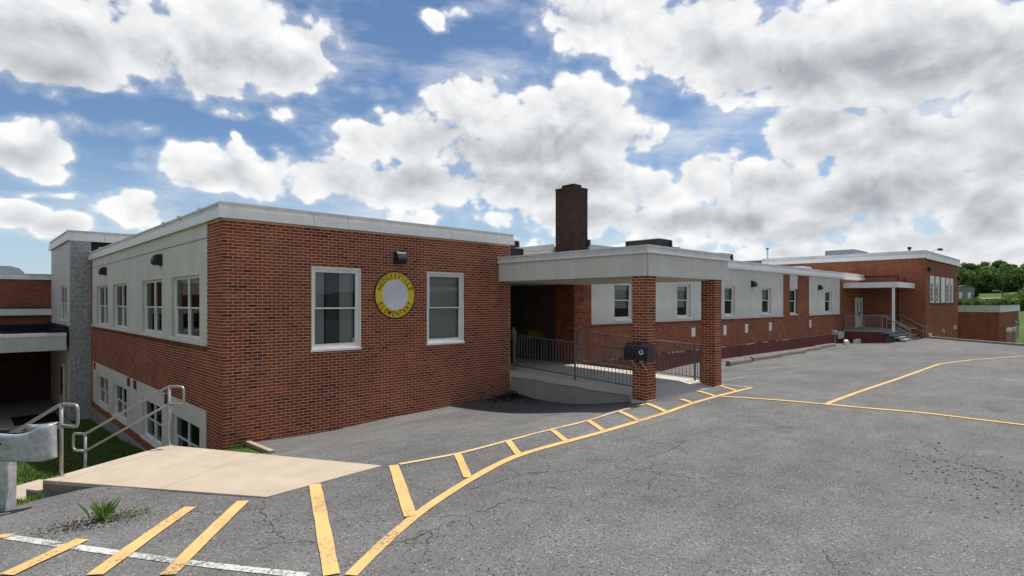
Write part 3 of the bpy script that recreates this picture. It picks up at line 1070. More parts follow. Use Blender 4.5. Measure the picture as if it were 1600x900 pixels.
# ------------------------------------------------------------------ corner wing (nearest block)
X0, Y0 = 3.945, 12.836
XE = 12.21                                    # right-hand end of the front wall
ZT = 4.17
wing = thing('school_wing', 'nearest red brick block with round yellow sign on its front wall', 'building', (X0, Y0, -0.6))
front_holes = [(5.885, 7.08, 1.345, 3.20), (9.124, 10.32, 1.335, 3.20)]
sheet('Y', Y0, X0, XE, -0.95, ZT, front_holes, 0, 0.16).build('front_wall', 'mortar', wing)
fr_rects = brick_rects(X0 - 0.005, XE, -0.95, ZT, [(a - .03, b + .03, p - .06, q + .03) for a, b, p, q in front_holes])
near = [r for r in fr_rects if r[1] - r[0] > 0.19 and r[2] > -0.5]
near.sort(key=lambda r: r[0] * 1.0 + 0.15 * abs(r[2] - EYE))
single = near[:300]
ss_ = set(single)
lay('Y', Y0, single, 'brick', wing, 300)
lay('Y', Y0, [r for r in fr_rects if r not in ss_], 'brick', wing)

# left wall: brick with two long bands of pale panels
UP = (13.885, 29.24, 1.49, ZT)
LOW = (13.94, 29.16, -1.65, -0.02)
win_y = [(14.44, 16.86), (17.855, 20.22), (22.44, 24.80), (25.80, 28.23)]
sheet('X', X0, Y0, 30.3, -2.8, ZT, [(UP[0], UP[1], UP[2], UP[3]), (LOW[0], LOW[1], LOW[2], LOW[3])], 0, 0.02).build('left_wall', 'mortar', wing)
lay('X', X0, brick_rects(Y0 - 0.004, 30.0, -2.3, ZT, [UP, LOW], 1), 'brick', wing)
up_h = [(a, b, 1.535, 3.05) for a, b in win_y]
lo_h = [(a, b, -1.58, -0.46) for a, b in win_y]
sheet('X', X0, UP[0], UP[1], UP[2], UP[3] + 0.02, up_h, 0.004, 0.26).build('upper_panel', 'stucco', wing)
sheet('X', X0, LOW[0], LOW[1], LOW[2], LOW[3], lo_h, 0.004, 0.26).build('lower_panel', 'stucco', wing)
jt = MB()
wbox(jt, 'X', X0, UP[0], UP[1], 0.004, 0.016, 3.83, 3.85)
jt.build('panel_joint', 'conc_grey', wing)
sl = MB()
wbox(sl, 'X', X0, UP[0] - .02, UP[1] + .02, 0.006, 0.05, UP[2] - 0.055, UP[2] - 0.002)
sl.build('panel_sill', 'stucco', wing)
rk = MB()
for i in range(int((UP[1] - UP[0]) / 0.068)):
    a = UP[0] + i * 0.068
    wbox(rk, 'X', X0, a + .004, a + .064, 0, 0.03, UP[2] - 0.165, UP[2] - 0.06, tone_() * .5)
rk.build('brick_sill', 'brick', wing, tones=True, kind='stuff')
for i, (a, b) in enumerate(win_y):
    window(wing, 'X', X0, a, b, 1.535, 3.05, 0.11, 2, 0.032, 0.004, blind=[(0.02, 0.98, 0.70, 1.0, 'blind')] if i == 0 else None, split=0.49)
    window(wing, 'X', X0, a, b, -1.58, -0.46, 0.11, 2, 0.032, 0.004, split=0.5)
vt = [(28.45, 28.80), (21.9, 22.25), (20.95, 21.3), (17.0, 17.5)]
for (a, b) in vt:
    v_ = MB()
    wbox(v_, 'X', X0, a, b, 0.004, 0.02, -0.30, -0.025)
    for i in range(5):
        wbox(v_, 'X', X0, a + .02, b - .02, 0.02, 0.034, -0.28 + i * .05, -0.255 + i * .05)
    v_.build('wall_vent', M['red_paint'], wing)
fd = MB()
fd.box(X0 - 0.06, X0 + 0.3, 13.2, 30.0, -3.3, -1.93)
fd.build('foundation', 'conc_grey', wing)

# the two sash windows of the front
for i, (a, b, p, q) in enumerate(front_holes):
    bl = [(0.06, 0.30, 0.03, 0.97, 'blind'), (0.34, 0.62, 0.03, 0.97, 'drape'), (0.63, 0.93, 0.03, 0.97, 'blind')] if i == 0 else [(0.04, 0.97, 0.02, 0.98, 'blind')]
    f = window(wing, 'Y', Y0, a, b, p, q, 0.05, 1, 0.05, 0.012, True, bl, 0.5, trim=0.03)
    if i == 0:
        st = MB()
        cx, cz = b - 0.12, p + 0.15
        for k in range(16):
            a0, a1 = 6.2832 * k / 16, 6.2832 * (k + 1) / 16
            y = Y0 + 0.04
            st.face([(cx + .038 * math.cos(a0), y, cz + .05 * math.sin(a0)), (cx + .038 * math.cos(a1), y, cz + .05 * math.sin(a1)), (cx + .022 * math.cos(a1), y, cz + .03 * math.sin(a1)), (cx + .022 * math.cos(a0), y, cz + .03 * math.sin(a0))])
        st.build('sticker', 'white_sign', f)
# metal roof edge and roof
fascia(wing, 'Y', Y0, X0 - 0.09, XE + 0.10, ZT, 4.36, 4.50, seams=[5.9, 6.75, 9.9, 11.6])
fascia(wing, 'X', X0, Y0 - 0.09 + 0.062, 30.05, ZT, 4.36, 4.50, seams=[15.4, 18.5, 21.6, 24.7, 27.8])
rf = MB()
rf.box(X0 - 0.03, XE + 0.05, Y0 - 0.03, 30.0, 4.20, 4.44)
rf.build('roof', 'roof', wing)
cp = MB()
for yy in (14.2, 15.9, 17.4, 21.0, 24.0, 27.0):
    cp = MB()
    cp.box(X0 - 0.10, X0 - 0.02, yy - .05, yy + .05, 4.44, 4.53)
    cp.build('edge_clip', 'gravelstop', wing)
eb = MB()
eb.box(XE - 0.12, XE, Y0 + 0.02, 18.0, -0.95, ZT)
eb.build('end_wall', 'brick_soot_shade', wing, tones=True)

# ------------------------------------------------------------------ round sign
sg = thing('round_sign', 'round yellow wall sign reading HEDGESVILLE ELEMENTARY between the two front windows', 'sign', (8.09, Y0, 2.60))
CX_, CZ_, SR = 8.09, 2.60, 0.585


def disc(r0, r1, n0, n1, seg=56):
    mb = MB()
    for k in range(seg):
        a0, a1 = 6.28318 * k / seg, 6.28318 * (k + 1) / seg
        pt = lambda r, a, n: on('Y', Y0, CX_ + r * math.cos(a), n, CZ_ + r * math.sin(a))
        if r0 > 0:
            mb.face([pt(r0, a0, n1), pt(r1, a0, n1), pt(r1, a1, n1), pt(r0, a1, n1)])
        else:
            mb.face([pt(0, 0, n1), pt(r1, a0, n1), pt(r1, a1, n1)])
        mb.face([pt(r1, a0, n0), pt(r1, a1, n0), pt(r1, a1, n1), pt(r1, a0, n1)])
    return mb


disc(0, SR, 0.006, 0.035).build('sign_board', 'yellow_sign', sg)
disc(SR - .004, SR + .014, 0.004, 0.040).build('sign_rim', 'dark', sg)
disc(0, 0.385, 0.035, 0.0385).build('sign_centre', 'white_sign', sg)
dg = bpy.context.evaluated_depsgraph_get()


def glyph(ch):
    cu = bpy.data.curves.new('glyph', 'FONT')
    cu.body = ch
    cu.size = 1.0
    cu.align_x = 'CENTER'
    cu.offset = 0.018
    ob = bpy.data.objects.new('glyph', cu)
    COL.objects.link(ob)
    bpy.context.view_layer.update()
    me = bpy.data.meshes.new_from_object(ob.evaluated_get(bpy.context.evaluated_depsgraph_get()))
    vs = [tuple(v.co) for v in me.vertices]
    fs = [tuple(p.vertices) for p in me.polygons]
    bpy.data.objects.remove(ob)
    bpy.data.curves.remove(cu)
    bpy.data.meshes.remove(me)
    return vs, fs


def arc_text(mb, text, a0, a1, r, size, top):
    n = len(text)
    for i, ch in enumerate(text):
        a = R(a0 + (a1 - a0) * i / (n - 1))
        vs, fs = glyph(ch)
        k = len(mb.v)
        for x, y, _ in vs:
            x *= size * 0.92
            y *= size * 1.12
            if top:
                tx, tz = math.sin(a), -math.cos(a)
                rx, rz = math.cos(a), math.sin(a)
                px, pz = CX_ + rx * (r + y) + tx * x, CZ_ + rz * (r + y) + tz * x
            else:
                tx, tz = -math.sin(a), math.cos(a)
                rx, rz = math.cos(a), math.sin(a)
                px, pz = CX_ + rx * (r - y) + tx * x, CZ_ + rz * (r - y) + tz * x
            mb.v.append((px, Y0 - 0.0385, pz))
        mb.f += [tuple(k + q for q in f) for f in fs]
        mb.t += [0.5] * len(fs)


tx = MB()
arc_text(tx, 'HEDGESVILLE', 160, 20, 0.425, 0.165, True)
arc_text(tx, 'ELEMENTARY', 208, 332, 0.548, 0.165, False)
tx.build('lettering', 'black_sign', sg)

# ------------------------------------------------------------------ wall lamps
lamp0 = thing('wall_lamp', 'black wall lamp above the round yellow sign', 'wall lamp', (8.20, Y0, 3.56), 'black lamps on the school walls')
hb = MB()
hb.prism([(-.14, -.02), (.14, -.02), (.14, 0), (-.14, 0)], -.16, .16)
hb.build('back_plate', 'dark', lamp0, local=True)
hb = MB()
prof = [(0.0, .15), (-.10, .15), (-.17, .10), (-.21, -.02), (-.21, -.07), (-.15, -.14), (0, -.14)]
k = len(prof)
hb.v = [(-.135, y - .02, z) for y, z in prof] + [(.135, y - .02, z) for y, z in prof]
hb.f = [tuple(range(k)), tuple(reversed(range(k, 2 * k)))] + [(i, k + i, k + (i + 1) % k, (i + 1) % k) for i in range(k)]
hb.t = [.5] * len(hb.f)
hb.build('housing', 'dark', lamp0, local=True)
ln = MB()
ln.v = [(-.11, -.233, -.015), (.11, -.233, -.015), (.11, -.175, -.155), (-.11, -.175, -.155)]
ln.f = [(0, 1, 2, 3)]
ln.t = [.5]
ln.build('lens', 'black', lamp0, local=True)
for loc, rz, lb in (((X0 - .006, 17.92, 3.56), -math.pi / 2, 'black wall lamp on the pale left wall nearer the brick corner'),
                    ((X0 - .006, 26.12, 3.58), -math.pi / 2, 'black wall lamp on the pale left wall nearer the grey tower'),
                    ((29.35, Y0 - .006, 3.36), 0, 'black wall lamp on pale panel between two windows right of the canopy'),
                    ((39.0, Y0 - .006, 3.36), 0, 'black wall lamp on the last pale panel before the far porch')):
    place(lamp0, loc, rz, lb)

# ------------------------------------------------------------------ entrance canopy with brick columns and ramp
can = thing('entrance_canopy', 'flat pale canopy on two brick columns over the entrance ramp', 'canopy', (11.74, 7.65, 0.06))
CXl, CXr, CYf = 11.726, 15.80, 7.61
cb = MB()
cb.box(CXl, CXr, CYf, Y0 - 0.01, 3.04, 3.60)
cb.build('canopy_band', 'stucco', can)
sf = MB()
sf.box(CXl + .25, CXr - .25, CYf + .25, Y0 - 0.01, 3.02, 3.039)
sf.build('soffit', 'soffit', can)
fascia(can, 'Y', CYf, CXl - .07, CXr + .07, 3.58, 3.625, 3.765, 0.07, 0.03, [12.95, 15.3], th=.05)
fascia(can, 'X', CXl, CYf - .07 + .052, Y0 - .01, 3.58, 3.625, 3.765, 0.07, 0.03, [9.9], th=.05)
fascia(can, 'P', CXr, CYf - .07 + .052, Y0 - .01, 3.58, 3.625, 3.765, 0.07, 0.03, [], th=.05)
rf = MB()
rf.box(CXl - .01, CXr + .01, CYf - .01, Y0 - 0.01, 3.61, 3.74)
rf.build('roof', 'roof', can)
sj = MB()
sj.box(CXl - .003, CXl + .01, CYf - .003, CYf + .01, 3.04, 3.575)
sj.build('corner_joint', 'conc_grey', can)
single_left = 300
for (xa, xb) in ((11.74, 12.12), (15.10, 15.49)):
    ya, yb = 7.65, 8.05
    z0, z1 = 0.07, 3.038
    core = MB()
    core.box(xa, xb, ya, yb, -0.25, z1)
    col = core.build('column', 'mortar', can)
    ba = MB()
    ba.box(xa - .02, xb + .02, ya - .02, yb + .02, -0.3, 0.072)
    ba.build('column_base', 'conc_pale', col)
    visY = brick_rects(xa - .004, xb + .004, z0, z1)
    visX = brick_rects(ya - .004, yb + .004, z0, z1, phase=1)
    n1 = min(len(visY), single_left)
    lay('Y', ya, visY, 'brick', col, n1)
    single_left -= n1
    n2 = min(len(visX), single_left)
    lay('X', xa, visX, 'brick', col, n2)
    single_left -= n2
    lay('P', xb, visX, 'brick', col)
    lay('Q', yb, visY, 'brick', col)
# ramp slab and its side wall
def ramp_z(y):
    return float(np.interp(y, [7.66, 8.45, 12.84, 18.5], [0.065, 0.205, 0.30, 0.32]))


rp = MB()
yy = [7.66, 8.05, 8.45, 9.9, 11.4, 12.84, 15, 18.5]
for a, b in zip(yy, yy[1:]):
    rp.prism([(12.20, a), (15.30, a), (15.30, b), (12.20, b)], ramp_z(a) - 0.14, [ramp_z(a), ramp_z(a), ramp_z(b), ramp_z(b)])
rmp = rp.build('ramp', 'conc_pale', kind='structure')
rw = MB()
for a, b in zip([7.72, 8.05, 8.45, 9.9, 11.4], [8.05, 8.45, 9.9, 11.4, 12.83]):
    rw.prism([(12.225, a), (15.27, a), (15.27, b), (12.225, b)], -0.95, [ramp_z(a) - .143] * 2 + [ramp_z(b) - .143] * 2)
rw.build('retaining_wall', 'conc_grey', rmp)

# recess behind the canopy; its shade is painted into dark brick and mortar
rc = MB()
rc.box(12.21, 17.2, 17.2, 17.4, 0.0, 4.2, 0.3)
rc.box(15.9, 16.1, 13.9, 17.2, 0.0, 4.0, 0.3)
rw_ = thing('recess_wall', 'brick back wall of the sheltered entrance recess with shade put into its colour', 'wall', (14, 17.2, 0.3))
rc.build('back_wall', 'mortar_soot_shade', rw_)
lay('Y', 17.2, brick_rects(12.21, 15.9, 0.3, 3.05), 'brick_soot_shade', rw_)
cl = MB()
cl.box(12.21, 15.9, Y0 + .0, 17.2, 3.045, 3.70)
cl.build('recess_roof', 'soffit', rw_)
dr = MB()
dr.box(13.0, 13.95, 17.14, 17.19, 0.31, 2.42)
d_ = dr.build('door', 'dark', rw_)
dk = MB()
dk.box(13.82, 13.86, 17.08, 17.14, 1.30, 1.44)
dk.build('handle', 'pipe', d_)
pw = MB()
pw.box(12.25, 14.35, 14.4, 14.6, 3.71, 4.30)
pw.build('parapet', 'dark', rw_)

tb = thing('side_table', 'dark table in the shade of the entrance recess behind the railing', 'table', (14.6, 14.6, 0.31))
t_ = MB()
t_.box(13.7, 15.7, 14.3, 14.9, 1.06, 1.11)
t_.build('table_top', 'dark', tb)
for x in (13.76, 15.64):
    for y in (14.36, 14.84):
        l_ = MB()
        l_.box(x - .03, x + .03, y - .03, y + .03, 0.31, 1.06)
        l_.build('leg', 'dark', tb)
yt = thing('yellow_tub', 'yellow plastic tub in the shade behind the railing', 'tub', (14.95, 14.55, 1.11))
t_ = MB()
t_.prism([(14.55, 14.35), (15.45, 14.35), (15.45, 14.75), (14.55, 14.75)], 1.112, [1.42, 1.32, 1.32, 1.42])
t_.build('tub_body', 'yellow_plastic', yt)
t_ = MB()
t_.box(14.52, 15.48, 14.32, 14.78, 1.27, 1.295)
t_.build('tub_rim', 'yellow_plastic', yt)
wj = thing('plastic_jug', 'small pale jug beside the brick edge in the shaded recess', 'jug', (14.0, 14.55, 1.11))
t_ = MB()
t_.tube([(14.0, 14.55, 1.112), (14.0, 14.55, 1.40), (14.0, 14.55, 1.48), (14.0, 14.55, 1.55)], [.10, .10, .05, .04], 12)
t_.build('jug_body', 'house', wj)
t_ = MB()
t_.tube([(14.09, 14.55, 1.20), (14.15, 14.55, 1.28), (14.13, 14.55, 1.38), (14.07, 14.55, 1.42)], .012, 6)
t_.build('jug_handle', 'house', wj)


def railing(name, label, x, y0, y1, zt0, zt1, zb0, zb1, posts, mat='rail', gap=0.115, group=None):
    """straight balustrade along Y: top and bottom rails, posts and single balusters"""
    o = thing(name, label, 'railing', (x, y0, zb0 - .2), group)
    zt = lambda y: zt0 + (zt1 - zt0) * (y - y0) / (y1 - y0)
    zb = lambda y: zb0 + (zb1 - zb0) * (y - y0) / (y1 - y0)
    q = MB()
    q.tube([(x, y0, zt0), (x, y1, zt1)], 0.018, 8)
    q.build('top_rail', mat, o, smooth=True)
    q = MB()
    q.tube([(x, y0, zb0), (x, y1, zb1)], 0.016, 8)
    q.build('bottom_rail', mat, o, smooth=True)
    for p in posts:
        q = MB()
        q.box(x - .021, x + .021, p - .021, p + .021, ramp_z(p) - .02, zt(p) + .025)
        q.build('post', mat, o)
    n = int((y1 - y0) / gap)
    for i in range(1, n):
        y = y0 + (y1 - y0) * i / n
        if min(abs(y - p) for p in posts) < 0.05:
            continue
        q = MB()
        q.box(x - .006, x + .006, y - .006, y + .006, zb(y), zt(y))
        q.build('baluster', mat, o)
    return o


railing('ramp_railing', 'grey baluster railing on the low concrete wall between the brick block and front column', 12.33, 8.40, 12.80, 1.195, 1.41, 0.275, 0.48, (8.42, 10.35, 12.78), group='railings of the entrance ramp')
railing('ramp_railing', 'grey baluster railing between the chimney pier and the right-hand column', 15.20, 8.10, 12.80, 1.185, 1.43, 0.27, 0.46, (8.12, 8.30, 10.4, 12.62, 12.78), group='railings of the entrance ramp')

# mailbox on the front column
mbx = thing('mailbox', 'large black mailbox on the nearer brick column of the canopy', 'mailbox', (11.62, 7.9, 1.25))
def mail_prof(w_, h_):
    pr = [(-w_, 0), (w_, 0), (w_, h_ * .55)]
    for i in range(1, 10):
        a = math.pi * i / 10
        pr.append((w_ * math.cos(a), h_ * .55 + h_ * .45 * math.sin(a)))
    pr.append((-w_, h_ * .55))
    return pr


# the box runs along -X face to -Y: length along Y, door towards the lot
mx_, my0, my1, mz = 11.555, 7.44, 8.06, 1.05
q = MB()
pr = mail_prof(.155, .40)
k = len(pr)
q.v = [(mx_ + a, my0, mz + b) for a, b in pr] + [(mx_ + a, my1, mz + b) for a, b in pr]
q.f = [tuple(range(k)), tuple(reversed(range(k, 2 * k)))] + [((i + 1) % k, i, k + i, k + (i + 1) % k) for i in range(k)]
q.t = [.5] * len(q.f)
q.build('mailbox_body', 'black', mbx)
q = MB()
pr = mail_prof(.165, .415)
k = len(pr)
q.v = [(mx_ + a, my0 - .03, mz - .006 + b) for a, b in pr] + [(mx_ + a, my0 + .02, mz - .006 + b) for a, b in pr]
q.f = [tuple(range(k)), tuple(reversed(range(k, 2 * k)))] + [((i + 1) % k, i, k + i, k + (i + 1) % k) for i in range(k)]
q.t = [.5] * len(q.f)
q.build('mailbox_door', 'black', mbx)
q = MB()
for i in range(18):
    a0, a1 = 6.2832 * i / 18, 6.2832 * (i + 1) / 18
    pt = lambda r, a: (mx_ - .158, 7.58 + r * math.cos(a), mz + .20 + r * math.sin(a))
    if 2 <= i <= 3:
        continue
    q.face([pt(.030, a1), pt(.062, a1), pt(.062, a0), pt(.030, a0)])
q.build('ring_emblem', 'white_sign', mbx)
q = MB()
q.box(mx_ - .10, 11.74, 7.62, 7.66, mz - .03, mz - .006)
q.box(mx_ - .10, 11.74, 7.86, 7.90, mz - .03, mz - .006)
q.build('bracket', 'galv', mbx)
for y_ in (7.635, 7.885):
    q = MB()
    q.tube([(mx_ - .08, y_, mz - .03), (11.735, y_, mz - .26)], .012, 6)
    q.build('brace', 'galv', mbx)

# ------------------------------------------------------------------ long wing with pale panels
lw = thing('school_wing', 'long low brick wing with pale panels and tall chimney behind the canopy', 'building', (15.25, Y0, -0.4))
LX0, LX1, LZT = 15.25, 48.2, 4.05
P1 = (16.19, 33.36, 1.665, LZT)
P2 = (37.34, 43.03, 1.665, LZT)
ST = (34.33, 35.49, 3.22, LZT)
wx = [(17.56, 18.76, 1.77, 3.16), (22.01, 23.14, 1.77, 3.20), (26.32, 27.43, 1.78, 3.20), (30.55, 31.75, 1.80, 3.19), (34.33, 35.49, 1.74, 3.20), (40.15, 41.49, 1.77, 3.16)]
door_h = (46.38, 48.05, 0.62, 2.77)
sheet('Y', Y0, LX0, LX1, -0.9, LZT, [P1, P2, (34.33, 35.49, 1.74, LZT), door_h], 0, 0.05).build('front_wall', 'mortar_far', lw)
RED = 0.31
wr = brick_rects(LX0, LX1, RED, LZT, [P1, P2, (34.33, 35.49, 1.70, LZT), door_h])
pier = [r for r in wr if r[1] <= 16.2]
lay('Y', Y0, pier, 'brick', lw, 140)
lay('Y', Y0, [r for r in wr if r[1] > 16.2], 'brick_far', lw)
rb = MB()
rb.box(LX0, LX1, Y0 - .02, Y0 + .1, -0.95, RED)
rb.build('painted_base', 'red_paint', lw, tones=True)
lay('Y', Y0 - .02, brick_rects(LX0, LX1 - .05, -0.6, RED - .01), 'red_paint', lw, proud=0.004, stuff_name='painted_brickwork')
eff = MB()
for i in range(60):
    x = random.uniform(16.5, 34)
    wl_ = random.uniform(.15, .9)
    eff.face([(x, Y0 - .0275, RED - .015 - random.uniform(0, .03)), (x + wl_, Y0 - .0275, RED - .02), (x + wl_, Y0 - .0275, RED + .02), (x, Y0 - .0275, RED + random.uniform(.0, .04))])
eff.build('lime_stain', 'mortar', lw, kind='stuff')
for (a, b, p, q_), hs in ((P1, wx[:4]), (P2, wx[5:])):
    sheet('Y', Y0, a, b, p, q_ + .02, hs, 0.004, 0.2).build('pale_panel', 'stucco', lw)
    s_ = MB()
    wbox(s_, 'Y', Y0, a - .01, b + .01, 0.006, 0.045, p - .045, p - .002)
    s_.build('panel_sill', 'stucco', lw)
    s_ = MB()
    wbox(s_, 'Y', Y0, a, b, 0.0, 0.03, p - .15, p - .05, 0.2)
    s_.build('brick_sill', 'brick_far', lw, tones=True)
s_ = MB()
wbox(s_, 'Y', Y0, 34.33, 35.49, -.03, 0.004, 3.203, LZT)
s_.build('pale_panel', 'stucco', lw)
for i, (a, b, p, q_) in enumerate(wx):
    bz = [(0.0, 1.0, 0.5, 1.0, 'blind'), (0.0, 1.0, 0.30, 0.5, 'blind')] if i < 2 else [(0, 1, .52, 1, 'blind')]
    if i in (4,):
        bz = [(0.0, .3, 0.0, 1.0, 'drape')]
    window(lw, 'Y', Y0, a, b, p, q_, 0.13, 1, 0.06, 0.004, True, bz, 0.52)
for (xv, za, zb_) in ((23.19, .91, 1.30), (26.16, .85, 1.33), (28.5, .89, 1.33), (31.41, .885, 1.33), (37.34, .88, 1.34)):
    v_ = MB()
    wbox(v_, 'Y', Y0, xv, xv + .30, 0, .03, za, zb_)
    for k_ in range(3):
        wbox(v_, 'Y', Y0, xv + .02, xv + .28, .03, .045, za + .03 + k_ * .13, za + .11 + k_ * .13)
    v_.build('wall_vent', 'white', lw)
dd = MB()
dd.box(46.5, 47.95, Y0 - .0, Y0 + .05, 0.63, 2.72)
do = dd.build('door', 'white', lw)
for a in (46.95, 47.75):
    g_ = MB()
    g_.box(a - .09, a + .09, Y0 - .012, Y0 - .002, 1.5, 2.45)
    g_.build('door_pane', 'black', do)
g_ = MB()
g_.box(47.2, 47.26, Y0 - .05, Y0 - .002, 1.4, 1.7)
g_.build('handle', 'dark', do)
df = MB()
for a, b, p, q_ in ((46.38, 46.49, .62, 2.77), (47.96, 48.05, .62, 2.77), (46.49, 47.96, 2.725, 2.77)):
    df.box(a, b, Y0 - .03, Y0 + .05, p, q_)
df.build('door_frame', 'white', do)
fascia(lw, 'Y', Y0, 15.98, LX1 - .0, LZT, 4.21, 4.45, 0.16, 0.06, [20.0, 24.4, 28.8, 33.5, 38.0, 43.0], lower='white', upper='far_white')
fascia(lw, 'X', 15.25, 13.72, 17.6, LZT + .06, 4.26, 4.47, 0.14, 0.06, [], upper='gravelstop', lower='gravelstop')
fascia(lw, 'X', 15.9, 12.9, 13.2, LZT + .06, 4.2, 4.4, 0.0, 0.05)
rf = MB()
rf.box(16.0, LX1, Y0 - .05, 13.749, 4.0, 4.40)
rf.box(15.2, LX1, 13.75, 30, 4.0, 4.401)
rf.build('roof', 'far_white', lw)
# chimney rises out of the pier
ch = MB()
ch.box(LX0 + .006, 15.985, Y0 + .006, 13.70, -0.6, 6.40)
chm = ch.build('chimney', 'mortar_soot_shade', lw)
c1 = brick_rects(LX0, 15.99, LZT, 6.42)
c2 = brick_rects(Y0, 13.70, 0.3, 6.42, phase=1)
lay('Y', Y0 + .006, c1, 'brick_soot_shade', chm, len(c1))
hi = [r for r in c2 if r[2] > 3.7]
lay('X', LX0 + .006, hi, 'brick_soot_shade', chm, max(0, 300 - 140 - len(c1)) if False else min(len(hi), 160))
lay('X', LX0 + .006, [r for r in c2 if r[2] <= 3.7], 'brick', chm)
q = MB()
q.box(LX0 + .16, 15.84, Y0 + .16, 13.54, 6.40, 6.55)
q.build('flue_collar', 'brick_soot_shade', chm, tones=True)
q = MB()
q.box(LX0 - .01, 16.0, Y0 - .01, 13.71, 6.385, 6.42)
q.build('chimney_cap', 'dark', chm)
q = MB()
q.box(LX0 + .70, 16.08, Y0 - .06, 13.75, 4.40, 4.62)
q.build('flashing', 'dark', chm)
# conduit, meter and box near the porch
q = MB()
q.tube([(41.9, Y0 - .05, -.3), (41.9, Y0 - .05, .45)], .03, 6)
q.box(41.3, 41.9, Y0 - .25, Y0 - .02, .30, .55)
q.build('conduit', 'galv', lw)
q = MB()
q.box(42.6, 43.6, Y0 - .12, Y0 - .025, -.02, .45)
q.build('utility_box', 'white', lw)

# ------------------------------------------------------------------ far hall
HX, HY, HXE = 48.2, 9.0, 60.3
hall = thing('school_hall', 'tall brick hall at the far end with a row of five narrow windows', 'building', (HX, HY, -0.4))
hw = [(49.62, 50.95), (51.45, 52.75), (53.35, 54.75), (55.25, 56.6), (56.95, 58.05)]
hw_h = [(a, b, 2.40, 4.32) for a, b in hw]
sheet('X', HX, HY, 20.2, -0.9, 5.5, [], 0).build('side_wall', 'mortar_far', hall)
sheet('Y', HY, HX, HXE, -1.4, 5.5, hw_h, 0, 0.15).build('front_wall', 'mortar_far', hall)
lay('X', HX, brick_rects(HY - .005, 20.2, -.4, 5.5, phase=1), 'brick_far', hall)
lay('Y', HY, brick_rects(HX - .005, HXE, -1.2, 5.5, hw_h), 'brick_far', hall)
for i, (a, b) in enumerate(hw):
    if i == 2:
        q = MB()
        q.box(a, b, HY - .02, HY + .1, 2.40, 4.32)
        q.build('blank_panel', 'white', hall)
        continue
    q = MB()
    for ua, ub, za, zb_ in ((a, b, 2.40, 2.50), (a, b, 4.22, 4.32), (a, a + .10, 2.5, 4.22), (b - .28, b, 2.5, 4.22)):
        wbox(q, 'Y', HY, ua, ub, -.12, .01, za, zb_)
    f = q.build('window', 'white', hall)
    q = MB()
    wbox(q, 'Y', HY, a + .1, b - .28, -.1, -.02, 3.82, 4.22)
    q.build('transom', 'white', f)
    for k_ in range(4):
        z_ = 2.5 + k_ * .33
        q = MB()
        q.face([(a + .1, HY + .06, z_), (b - .28, HY + .06, z_), (b - .28, HY + .06, z_ + .33), (a + .1, HY + .06, z_ + .33)])
        q.build('pane', 'glass', f)
        q = MB()
        wbox(q, 'Y', HY, a + .1, b - .28, -.08, -.03, z_ + .31, z_ + .345)
        q.build('glazing_bar', 'white', f)
    q = MB()
    q.face([(a - .1, HY + .5, 2.3), (b + .1, HY + .5, 2.3), (b + .1, HY + .5, 4.4), (a - .1, HY + .5, 4.4)])
    q.build('room_lining', 'blind', f)
q = MB()
wbox(q, 'Y', HY, 49.5, 58.2, 0, .06, 2.30, 2.395, .1)
q.build('brick_sill', 'brick_far', hall, tones=True)
fascia(hall, 'X', HX, HY - .16 + .062, 20.2, 5.5, 5.78, 6.03, 0.16, 0.05, [12.2, 15.5, 18], upper='far_white')
fascia(hall, 'Y', HY, HX - .16, HXE + .16, 5.42, 5.68, 5.98, 0.16, 0.05, [50.5, 52.2, 54, 56, 58.2], upper='far_white')
rf = MB()
rf.box(HX - .05, HXE, HY - .05, 26, 5.45, 5.94)
rf.build('roof', 'roof', hall)
q = MB()
q.tube([(HX - .06, 10.6, 1.0), (HX - .06, 10.6, 4.3), (HX - .06, 16, 4.35)], .04, 6)
q.tube([(HX - .06, 11.2, 3.6), (HX - .06, 10.2, 3.6), (HX - .06, 10.2, 4.2)], .03, 6)
q.build('conduit', 'dark', hall)
for i, (x_, z_) in enumerate(((49.1, -.05), (53.6, 0.1), (58.3, .25))):
    q = MB()
    q.box(x_, x_ + .22, HY - .16, HY - .01, z_, z_ + .28)
    q.build('utility_box', 'white' if i != 1 else 'galv', hall)
place(lamp0, (48.95, HY - .006, 4.75), 0, 'black wall lamp high on the far hall near its left corner')
place(lamp0, (60.0, HY - .006, 4.4), 0, 'black wall lamp at the right-hand end of the far hall')

# porch: landing, steps, post, roof slab, railings
PX = 43.7
po = thing('porch', 'grey porch with steps and a flat roof on one white post', 'porch', (PX, 9.7, -0.2))
q = MB()
q.box(PX, HX - .01, 10.45, Y0 - .03, 0.45, 0.60)
q.build('landing', 'conc_grey', po)
q = MB()
q.prism([(PX + .03, 10.45), (HX - .01, 10.45), (HX - .01, Y0 - .03), (PX + .03, Y0 - .03)], -0.8, 0.449)
q.build('porch_base', 'red_paint', po, tones=True)
for i in range(5):
    q = MB()
    y1_ = 10.449 - i * .30
    q.box(PX + .08, HX - .01, y1_ - .30, y1_, 0.36 - i * .15, 0.47 - i * .15)
    q.build('step', 'conc_grey', po)
q = MB()
q.box(PX - .02, HX - .01, 9.62, Y0 - .02, 3.45, 3.74)
q.build('porch_roof', 'gravelstop', po)
q = MB()
q.box(PX - .03, HX - .01, 9.60, 9.619, 3.40, 3.75)
q.box(PX - .04, PX - .021, 9.60, Y0 - .02, 3.40, 3.75)
q.build('roof_trim', 'white', po)
q = MB()
q.box(PX + .12, PX + .26, 9.85, 9.99, .5, 3.45)
q.build('post', 'white', po)
q = MB()
q.tube([(PX + .05, Y0 - .1, 1.55), (PX + .05, 10.5, 1.55), (PX + .05, 8.95, .62)], .025, 6)
q.build('top_rail', 'rail_light', po)
q = MB()
